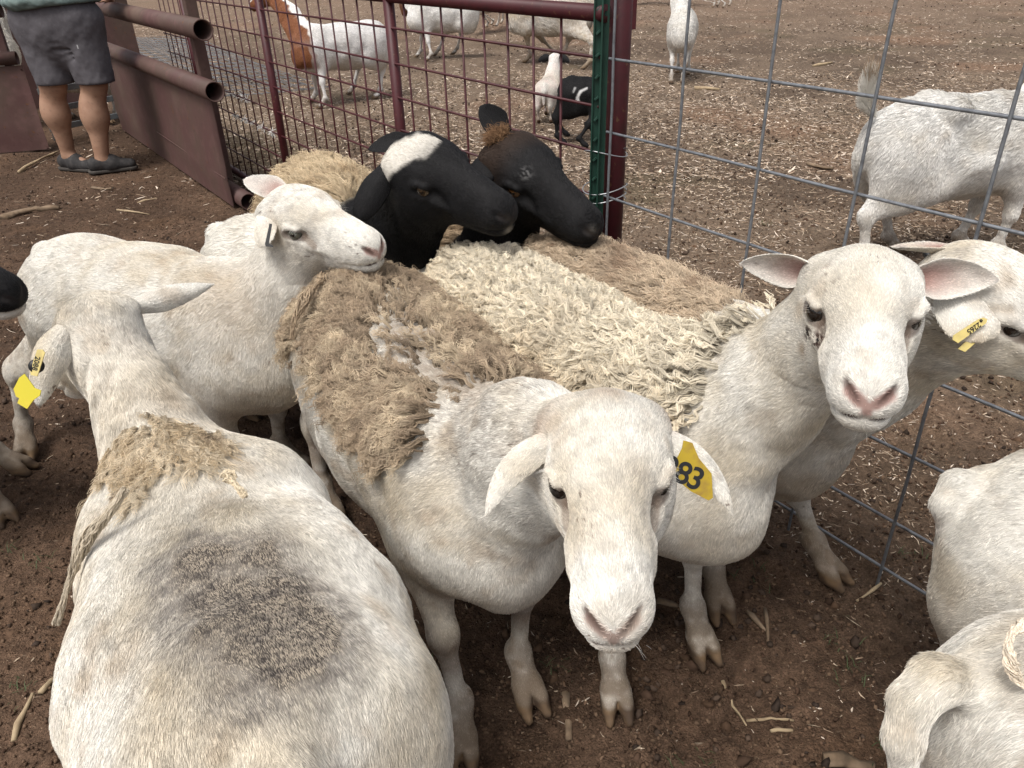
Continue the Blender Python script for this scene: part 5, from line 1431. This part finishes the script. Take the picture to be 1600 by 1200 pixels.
# ------------------------------------------------------------------ goats and lambs beyond the fence
def beast(kind, label, R, W, h, w, crown, nose, up, hsc, color, n=14000, res=.014, hair=.02, rad=.0010, tail=None, **kw):
    sk = build_sheep(R, W, h, w, crown, nose, up, hsc, res=res, hres=res, full_head=False, tail=False, **kw)
    return sk
def goat(name, label, cat_, color, R, W, h, w, nose, hd, hsc, n, res, hair, rad, tailup=.0, tailc=None, group=None, up=(0, 0, 1), **kw):
    nose = np.asarray(nose, float); hd = nz(hd)
    sk = build_sheep(R, W, h, w, nose - hd * .25 * hsc, nose, up, hsc, res=res, hres=res, full_head=False, tail=kw.pop('tail', False), **kw)
    root, off = place(name, label, sk, color, n, group=group, category=cat_, coat=dict(length=hair, radius=rad, lift=.35))
    if tailup:
        b = sk.loc(-.105, 0, h - .05 * sk.g); X, Y, Z = sk.A
        pts = [b, b - X * .03 + Z * .05 * tailup, b - X * .045 + Z * .13 * tailup, b - X * .04 + Z * .22 * tailup]
        r = rng; m_ = 1500; t0 = r.random(m_) * .8; P_ = np.array(pts); K = 5
        def cv(t): 
            q = np.clip(t * 3, 0, 2.999); i = q.astype(int); f = (q - i)[:, None]; return P_[i] * (1 - f) + P_[i + 1] * f
        c0 = cv(t0); d = nz(cv(np.minimum(t0 + .2, 1)) - c0 + 1e-6); side = nz(r.normal(0, 1, (m_, 3)))
        L = .055 + .02 * r.random(m_); H_ = np.stack([c0 + side * (.014 + .0 * k) + (d * L[:, None]) * k / 4 + side * (.026 * (k / 4) ** 1.5) for k in range(K)], 1)
        tc = np.tile(WHITE, (m_, 1)) if tailc is None else mix(np.tile(WHITE, (m_, 1)), np.asarray(tailc), sm(.55, .8, t0))
        hair_object('tail', H_, np.full((m_, K), rad * 1.3) * np.linspace(1, .4, K)[None], tc, M_HAIR, root, off)
    return sk, root, off

GG = 'goats in the far paddock'
def cw(seed, dirt=.35):
    return lambda P, N, T, skin: base_white(P, T, seed, dirt=dirt, base=V(.76, .74, .70))

# large white goat at the right
def c_g6(P, N, T, skin):
    c = base_white(P, T, 131, dirt=.45, base=V(.78, .76, .72))
    c = mix(c, V(.50, .42, .26), blob(P, at(1515, 215, .55), .09) * .5)
    c = mix(c, V(.38, .36, .34), (blob(P, at(1440, 190, .6), .05) + blob(P, at(1420, 250, .5), .06)) * .15)
    return mix(c, V(.34, .27, .19), sm(.3, .0, P[:, 2]) * sm(.35, .7, fbm(P, .05, 3)) * .7)
g6 = goat('goat', 'large white goat with a brown tipped raised tail seen through the grey mesh', 'goat', c_g6, (1.60, 3.22), (2.20, 3.32), .715, .92, V(2.62, 3.42, .95), V(.9, .1, -.25), 1.0, 60000, .008, .022, .0009,
          tailup=.78, tailc=(.30, .21, .13), hooves=dict(hr=at(1362, 432)[:2], hl=at(1400, 395)[:2], fr=at(1572, 412)[:2], fl=at(1512, 398)[:2]), th=1.15, hip_bones=.35, group=GG,
          legdirs=dict(hr=(1, 0), hl=(1, 0), fr=(.9, -.4), fl=(.9, -.4)))

# brown and white goat at the left
def c_g1(P, N, T, skin):
    s, y, z = g1s.lc(P); c = base_white(P, T, 141, dirt=.15, base=V(.74, .72, .70))
    e = .05 * (vn(P, .05, 7) - .5)
    neckm = sm(-.01, .01, (s + e) - (.54 + .10 * (z - .50)) - .05) * (z > .34)
    br = neckm * 1.0
    front = sm(-.01, .01, (s + e) - (.62)) * sm(.33, .36, z) * sm(.60, .52, z)
    spot = sm(.035, .025, seg_d(P, g1s.loc(.55, .10, .47), g1s.loc(.55, .12, .52)))
    m_ = np.clip(np.maximum(br * np.clip(T['neck'] + T['head'] + T['muzzle'] + T['ear'] + T['lid'] + T['body'], 0, 1), np.maximum(front, spot)), 0, 1)
    c = mix(c, BROWN * (1 + .4 * vn(P, .03, 8))[:, None], m_)
    hx = (P - g1s.poll) @ g1s.HA[0]; hy = np.abs((P - g1s.poll) @ g1s.HA[1])
    c = mix(c, V(.7, .68, .64), sm(.024, .016, hy) * (T['head'] + T['muzzle'] > .5) * sm(0, .03, hx) * ((P - g1s.poll) @ g1s.HA[2] > -.02))
    return mix(c, V(.30, .17, .10), blob(P, at(492, 140, .14), .035) * .7)
G1H = dict(fl=at(502, 170)[:2], fr=at(488, 160)[:2], hl=at(588, 155)[:2], hr=at(547, 148)[:2])
def mk_g1():
    global g1s
    class _T: pass
    nose = atd(389, 12, 7.35)
    g1s = build_sheep((-1.18, 7.93), (-1.72, 7.62), .70, .9, nose + V(.25, .0, .13), nose, (0, 0, 1), 1.0, res=.011, hres=.011, full_head=False, tail=False, hooves=G1H, th=1.1,  mid=(0, 0, .02), neckr=(.055, .075, .12),
                      ears=[((1, (-.1, 1, -.9), (.6, .5, 0)), dict(L=.16, W=.07, droop=.6)), ((-1, (-.1, 1, -.9), (.6, .5, 0)), dict(L=.16, W=.07, droop=.6))])
    root, off = place('goat', 'brown and white goat standing sideways behind the red mesh', g1s, c_g1, 26000, group=GG, category='goat', coat=dict(length=.016, radius=.0013))
    X, Y, Z = g1s.A; b = g1s.loc(-.10, 0, .66); m_ = 500; r = rng; t0 = r.random(m_)
    c0 = b - X * .02 + (-X * .03 + Z * .16) * t0[:, None]; sd2 = nz(r.normal(0, 1, (m_, 3)))
    H_ = np.stack([c0 + sd2 * .010 + (Z * .06 - X * .01) * k / 3 + sd2 * .02 * (k / 3) ** 1.5 for k in range(4)], 1)
    hair_object('tail', H_, np.full((m_, 4), .0018), np.tile(V(.72, .69, .64), (m_, 1)), M_HAIR, root, off)
mk_g1()

# second goat with a brown drooping ear, only its body in view
def c_g2(P, N, T, skin):
    c = base_white(P, T, 151, dirt=.2, base=V(.72, .70, .67)); return mix(c, BROWN * .8, np.clip(T['head'] + T['muzzle'] + T['ear'] + T['lid'] + T['neck'] * .0, 0, 1))
goat('goat', 'white goat with a brown head at the top, right of the brown and white one', 'goat', c_g2, (-.40, 10.75), (-.98, 10.62), .72, .85, atd(634, 26, 9.95), V(.10, -.30, -1.0), 1.25, 12000, .014, .018, .0016,
     hooves=dict(fl=at(668, 96)[:2], fr=at(652, 90)[:2], hl=at(709, 86)[:2], hr=at(680, 88)[:2]), th=1.1, group=GG, ears=[((1, (-.1, .6, -.9), (.6, .5, 0)), dict(L=.17, W=.075, droop=.3)), ((-1, (-.1, .6, -.9), (.6, .5, 0)), dict(L=.17, W=.075, droop=.3))])
# white one with a dirty rear, its legs astride behind the top rail
def c_g4(P, N, T, skin):
    c = base_white(P, T, 161, dirt=1.1, base=V(.66, .63, .58)); return mix(c, V(.36, .28, .19), sm(.35, .65, fbm(P, .12, 163)) * .45)
goat('goat', 'dirty white goat standing astride just behind the top rail of the red panel', 'goat', c_g4, (.92, 9.75), (.28, 9.95), .76, .95, atd(830, -60, 9.6), V(-.7, -.5, -.5), 1.1, 12000, .014, .03, .0018, tail=(-.14, 0, .34),
     hooves=dict(fl=at(822, 98)[:2], fr=at(858, 92)[:2], hl=at(914, 108)[:2], hr=at(872, 100)[:2]), th=1.15,  group=GG, ears=[((1, (-.1, 1, -.4), (.6, .5, 0)), dict(L=.12, W=.055)), ((-1, (-.1, 1, -.4), (.6, .5, 0)), dict(L=.12, W=.055))])
# far one: only legs under the rail
goat('goat', 'pale goat farthest back behind the top rail with only its legs in view', 'goat', cw(171), (-.02, 13.9), (-.42, 13.45), .70, .85, V(-.75, 13.0, .95), V(-.6, -.6, -.4), 1.05, 5000, .018, .02, .002,
     hooves=dict(fl=at(760, 44)[:2], fr=at(768, 40)[:2], hl=at(776, 42)[:2], hr=at(783, 38)[:2]), th=1.1, group=GG, ears=[((1, (-.1, 1, -.4), (.6, .5, 0)), dict(L=.12, W=.055)), ((-1, (-.1, 1, -.4), (.6, .5, 0)), dict(L=.12, W=.055))])
# goat facing the camera right of the posts
def c_g5(P, N, T, skin):
    c = base_white(P, T, 181, dirt=.3, base=V(.70, .68, .64)); return mix(c, V(.28, .07, .05), np.clip(T['head'] + T['muzzle'] + T['ear'] + T['lid'], 0, 1) * sm(.0, .1, (P[:, 2] - .86)))
goat('goat', 'white goat walking toward the camera at the top, right of the green post', 'goat', c_g5, (1.93, 8.95), (1.80, 8.40), .66, .85, atd(1060, -14, 7.75), V(-.1, -.8, -.6), 1.0, 14000, .012, .018, .0015,
     hooves=dict(fl=at(1066, 131)[:2], fr=at(1048, 131)[:2], hl=at(1075, 118)[:2], hr=at(1058, 115)[:2]), th=1.05, group=GG, ears=[((1, (-.1, 1, -.6), (.6, .5, 0)), dict(L=.15, W=.06)), ((-1, (-.1, 1, -.6), (.6, .5, 0)), dict(L=.15, W=.06))])
goat('goat', 'very distant pale goat whose feet show at the top edge, right of centre', 'goat', cw(191), (3.3, 18.8), (2.9, 18.4), .70, .85, V(2.6, 17.9, .9), V(-.6, -.6, -.4), 1.0, 1500, .025, .02, .003,
     hooves=dict(fl=at(1114, 12)[:2], fr=at(1121, 10)[:2], hl=at(1130, 13)[:2], hr=at(1139, 10)[:2]), th=1.2, group=GG, ears=[((1, (-.1, 1, -.6), (.6, .5, 0)), dict(L=.15, W=.06))])
goat('goat', 'very distant dark goat lying at the top edge above the grey mesh', 'goat', lambda P, N, T, skin: np.tile(V(.03, .025, .022), (len(P), 1)), (5.6, 20.2), (5.0, 20.0), .38, .95, V(4.7, 19.8, .5), V(-.8, -.3, -.3), .9, 1500, .025, .02, .003,
     hooves=dict(fl=at(1212, 3)[:2], fr=at(1218, 3)[:2], hl=at(1262, 3)[:2], hr=at(1255, 3)[:2]), th=1.2, group=GG, ears=[((1, (-.1, 1, -.6), (.6, .5, 0)), dict(L=.15, W=.06))])

# lambs
def lamb(name, label, cat_, color, R, W, h, hv, crown, nose, hsc, n, ears, w=.55, **kw):
    sk = build_sheep(R, W, h, w, crown, nose, (0, 0, 1), hsc, res=.007, hres=.007, full_head=False, hooves=hv, th=kw.pop('th', 1.25), neckr=kw.pop('neckr', (.05, .036, .050)), ears=ears, chest=.8, **kw)
    place(name, label, sk, color, n, category=cat_, coat=dict(length=.010, radius=.0012)); return sk
def c_l1(P, N, T, skin):
    c = base_white(P, T, 201, dirt=.3, base=V(.70, .67, .63)); c = mix(c, V(.62, .42, .40), sm(.45, .75, fbm(P, .05, 5)) * .3)
    return mix(c, BLACK, np.clip(T['ear'] + (T['head'] + T['muzzle']) * .0, 0, 1))
lA = at(848, 190); 
l1 = lamb('lamb', 'small white lamb with black ears seen from behind', 'lamb', c_l1, (.335, 6.50), (.40, 6.82), .335, dict(hl=at(842, 193)[:2], hr=at(861, 193)[:2] , fl=(.36, 6.86), fr=(.44, 6.84)), V(.45, 6.96, .42), V(.50, 7.08, .38), .62, 14000,
          [((1, (-.2, 1, -.1), (.6, .3, 0)), dict(L=.12, W=.06, droop=.4)), ((-1, (-.2, 1, -.1), (.6, .3, 0)), dict(L=.12, W=.06, droop=.4))], tail=(-.13, 0, .17), w=.52)
def c_l2(P, N, T, skin):
    c = dark(P, T, 211); d1 = seg_d(P, l2.loc(.40, -.08, .36), l2.loc(.35, -.09, .30)); d2 = seg_d(P, l2.loc(.35, -.09, .30), l2.loc(.42, -.09, .20)); d3 = seg_d(P, l2.loc(.50, -.08, .33), l2.loc(.42, -.09, .24))
    c = mix(c, V(.78, .77, .75), poly(P, [(898, 136), (900, 137), (897, 144), (895, 144)], 1.5) * .6 + poly(P, [(918, 136), (918, 139), (909, 144), (905, 152), (906, 160), (901, 161), (900, 152), (906, 141)], 1.2) * .9)
    return mix(c, BLACK, T['hoof'])
def mk_l2():
    global l2
    hv = dict(hl=at(884, 212)[:2], hr=at(879, 224)[:2], fl=at(925, 205)[:2], fr=at(913, 229)[:2])
    R_, W_ = V(.47, 5.86), V(.70, 5.80)
    l2 = build_sheep(R_, W_, .46, .66, V(.78, 5.93, .52), V(.79, 6.05, .46), (0, 0, 1), .62, res=.007, hres=.007, full_head=False, hooves=hv, th=1.3, neckr=(.05, .04, .055), chest=.8, tail=(-.14, 0, .20),
                     ears=[((-1, (-.2, 1, -.3), (.6, .3, 0)), dict(L=.11, W=.05, droop=.4)), ((1, (-.4, .5, .5), (.6, .3, 0)), dict(L=.10, W=.05))])
    place('lamb', 'small black lamb with a white squiggle on its side next to the post', l2, c_l2, 12000, category='lamb', coat=dict(length=.010, radius=.0012))
mk_l2()

# pale animals standing in the chute
goat('goat', 'white and brown animal showing its flank at the far left edge behind the rails', 'goat', lambda P, N, T, skin: mix(base_white(P, T, 221, dirt=.6, base=V(.66, .62, .55)), V(.16, .09, .05), blob(P, atd(6, 58, 6.7), .05)), (-4.75, 6.95), (-4.22, 6.98), .93, .95, atd(14, 66, 6.75), V(.5, -.6, -.7), 1.25, 6000, .014, .02, .0015, group='animals inside the chute',
     ears=[((-1, (-.1, 1, -.6), (.6, .5, 0)), dict(L=.15, W=.06)), ((1, (-.1, 1, -.6), (.6, .5, 0)), dict(L=.15, W=.06))])
goat('goat', 'white animal waiting behind the grey slatted gate between the legs', 'goat', cw(231, .5), (-3.95, 7.25), (-3.45, 7.12), .60, .9, V(-3.10, 6.98, .28), V(.5, -.5, -.5), 1.0, 8000, .012, .02, .0015, group='animals inside the chute',
     ears=[((-1, (-.1, 1, -.6), (.6, .5, 0)), dict(L=.12, W=.05)), ((1, (-.1, 1, -.6), (.6, .5, 0)), dict(L=.12, W=.05))])
# ------------------------------------------------------------------ the man leaning on the rail
def pl_(x, y, Y):
    d = ray(x, y); return CAM + d * (Y / d[1])
M_MSKIN = mat('man_skin', attr='tint', rough=.55, spec=.3, bump=(150, .15, .001))
M_SHORTS = mat('shorts_cloth', (.085, .078, .085), rough=.85, noise=[(6, (.070, .064, .070), .4, .7), (60, (.10, .092, .10), .5, .8)], bump=(14, .35, .012))
M_SHIRT = mat('shirt_cloth', (.115, .155, .145), rough=.9, noise=[(25, (.16, .20, .185), .45, .7)], bump=(10, .6, .02))
M_SHOE = mat('shoe_fabric', (.030, .028, .028), rough=.8, noise=[(40, (.055, .05, .048), .45, .7)], bump=(90, .4, .003))
M_SOLE = mat('shoe_sole', (.055, .048, .042), rough=.8)
def person():
    off = P3(V(-2.86, 5.4)); root = empty('person', off, label='man in grey shorts and green shirt leaning on the pipe rail, back turned', category='person')
    S = Sdf(); Zz = Z3
    aL, aR = pl_(107, 240, 5.43), pl_(160, 248, 5.34)
    kL, kR = pl_(82, 130, 5.38), pl_(146, 128, 5.36)
    cL, cR = pl_(89, 178, 5.40), pl_(150, 182, 5.36)
    hL, hR = pl_(62, 45, 5.44), pl_(122, 42, 5.40)
    fL = nz(V(.93, -.35, 0)); fR = nz(V(.92, .38, 0))
    for a, c, k_, h, f in ((aL, cL, kL, hL, fL), (aR, cR, kR, hR, fR)):
        S.cone(k_, h, .080, .115, k=.05, tag='thigh'); S.cone(c, k_, .074, .066, k=.05, tag='shin'); S.cone(a, c, .043, .072, k=.05, tag='shin')
        S.ell(c - f * .022 + Zz * .03, V(.062, .070, .12), np.array([f, np.cross(Zz, f), Zz]), k=.05, tag='shin')
        S.ell(a, V(.040, .036, .04), np.array([f, np.cross(Zz, f), Zz]), k=.02, tag='shin')
        S.cone(a - Zz * .03, a - Zz * .055 + f * .12, .045, .03, k=.03, tag='foot')
    pel = (hL + hR) / 2 + Zz * .02; chest = pel + V(.10, .10, .42); neck_ = chest + V(.05, .05, .24); headc = neck_ + V(.05, .05, .16)
    S.cone(hL, hR, .13, .13, k=.08, tag='torso'); S.cone(pel, chest, .17, .19, k=.1, tag='torso', f=1.1, lat=hR - hL)
    side = nz(hR - hL)
    shR = chest + side * .21 + Zz * .10; shL = chest - side * .21 + Zz * .10
    S.cone(shL, shR, .07, .07, k=.08, tag='torso'); S.cone(chest + Zz * .1, neck_, .08, .06, k=.06, tag='neck')
    S.ell(headc, V(.088, .078, .115), k=.03, tag='head'); S.ell(headc + V(.07, .06, -.02), V(.018, .014, .02), k=.02, tag='head')
    hand = pl_(182, 4, 6.02); hand = P3(SN) + RX * 2.02 + Z3 * 1.015
    elb = (shR + hand) / 2 + V(.10, -.05, -.06)
    S.cone(shR, elb, .055, .045, k=.04, tag='arm'); S.cone(elb, hand + (elb - hand) * .12, .042, .028, k=.03, tag='arm')
    S.ell(hand, V(.05, .04, .018), np.array([nz(hand - elb) * V(1, 1, 0) + 1e-9, np.cross(Zz, nz((hand - elb) * V(1, 1, 0))), Zz]), k=.02, tag='arm')
    hd = nz((hand - elb) * V(1, 1, 0)); hl_ = np.cross(Zz, hd)
    for i, l in enumerate((.055, .065, .06, .048)):
        b = hand + hd * .04 + hl_ * (.026 - .0175 * i); m_ = b + hd * l * .55 + Zz * .004; e = m_ + hd * l * .35 - Zz * .028
        S.cone(b, m_, .0095, .0085, k=.004, tag='arm'); S.cone(m_, e, .0085, .007, k=.004, tag='arm')
    b = hand + hl_ * .035; S.cone(b, b + hl_ * .03 + hd * .035 - Zz * .01, .011, .009, k=.006, tag='arm')
    # other arm resting forward on the far side
    e2 = shL + V(.12, .16, -.26); h2 = e2 + V(.18, .20, .0); S.cone(shL, e2, .055, .045, k=.04, tag='arm'); S.cone(e2, h2, .042, .028, k=.03, tag='arm'); S.ell(h2, V(.05, .03, .03), k=.02, tag='arm')
    P, Q, G = S.mesh(.010); P = smooth_mesh(P, Q, 2)
    b = mobj('body', P, Q, M_MSKIN, root, off=off)
    c = np.tile(V(.36, .215, .145), (len(P), 1)); c = mix(c, V(.27, .145, .092), sm(.40, .75, fbm(P, .05, 3)) * .6); c = mix(c, V(.20, .13, .09), sm(.6, .75, fbm(P, .008, 4)) * .5); c = mix(c, V(.22, .12, .075), sm(.20, .06, P[:, 2]) * .4)
    set_col(b.data, c)
    # shorts
    T = Sdf()
    for a, h, k_ in ((pl_(86, 124, 5.38), hL, 0), (pl_(149, 126, 5.36), hR, 1)):
        T.cone(a, h + Zz * .02, .118, .150, k=.05)
    T.cone(hL + Zz * .05, hR + Zz * .05, .135, .135, k=.08); T.cone(pel, pel + Zz * .18, .19, .17, k=.06, lat=side, f=1.25)
    T.ell((hL + hR) / 2 - Zz * .05, V(.17, .17, .19), k=.06)
    for i in range(5):   # soft creases
        q = hR + V(-.12, -.15, -.02 - .05 * i); T.cone(q, q + V(.16, .02, -.05 + .03 * i), .006, .006, k=.02, op='s')
    zc = float(pl_(110, 130, 5.38)[2])
    P, Q, G = T.mesh(.010, planes=[(V(0, 0, zc), V(0, 0, -1))]); P = smooth_mesh(P, Q, 1)
    P[:, 0] += .010 * (fbm(P, .07, 5) - .5); P[:, 1] += .02 * (fbm(P * V(1, 1, .6), .05, 6) - .5)
    sh = mobj('shorts', P, Q, M_SHORTS, root, off=off)
    # pocket with its small tag
    box('pocket_tag', hR + V(.045, -.165, -.10), (.006, .003, .022), [V(1, 0, 0), V(0, 1, 0), Z3], mat('tag_grey', (.4, .4, .4)), sh, off, .0005)
    # shirt
    T = Sdf(); T.cone(pel + Zz * .13, chest, .20, .21, k=.08, lat=side, f=1.28); T.cone(shL, shR, .10, .10, k=.08)
    T.cone(shR, shR + (elb - shR) * .75, .080, .075, k=.03); T.cone(shL, shL + (e2 - shL) * .75, .08, .075, k=.03); T.ell(pel + Zz * .14, V(.30, .22, .06), k=.05)
    P, Q, G = T.mesh(.011, planes=[(pel + Zz * .095, V(.10, -.05, -1))]); P = smooth_mesh(P, Q, 1)
    P = P + (fbm(P, .09, 9)[:, None] - .5) * V(.025, .035, .012)
    mobj('shirt', P, Q, M_SHIRT, root, off=off)
    # hair cap
    T = Sdf(); T.ell(headc + Zz * .015 - V(.012, .012, 0), V(.096, .088, .115)); P, Q, G = T.mesh(.010, planes=[(headc, V(.5, .5, -.8))])
    mobj('hair', P, Q, mat('brown_hair', (.06, .04, .025), rough=.8, bump=(60, .6, .01)), root, off=off)
    for a, f, nm in ((aL, fL, 'shoe'), (aR, fR, 'shoe')):
        T = Sdf(); lat = np.cross(Zz, f); g0 = V(a[0], a[1], 0); F3 = np.array([f, lat, Zz])
        T.cone(g0 - f * .055 + Zz * .058, g0 + f * .05 + Zz * .066, .050, .050, k=.03, lat=lat, f=.95); T.cone(g0 + f * .04 + Zz * .045, g0 + f * .165 + Zz * .040, .050, .034, k=.03, lat=lat, f=1.15)
        T.cone(g0 - f * .02 + Zz * .07, g0 + Zz * .098, .050, .047, k=.02, lat=lat, f=.95); T.cone(g0 + Zz * .10, g0 + Zz * .14, .040, .038, k=.01, op='s')
        for i in range(4): T.cone(g0 + f * (.03 + .024 * i) + lat * .03 + Zz * (.092 - .012 * i), g0 + f * (.035 + .024 * i) - lat * .03 + Zz * (.092 - .012 * i), .0035, .0035, k=.004, f=1)
        P, Q, G = T.mesh(.006); P = smooth_mesh(P, Q, 1); so = mobj(nm, P, Q, M_SHOE, root, off=off)
        T = Sdf(); T.cone(g0 - f * .06 + Zz * .02, g0 + f * .165 + Zz * .016, .050, .042, k=.02, lat=lat, f=1.05)
        P, Q, G = T.mesh(.006, planes=[(V(0, 0, .024), V(0, 0, 1)), (V(0, 0, .002), V(0, 0, -1))]); mobj('sole', P, Q, M_SOLE, so, off=np.zeros(3) + off)
person()
print('SCRIPT', round(time.time() - T_START, 1))
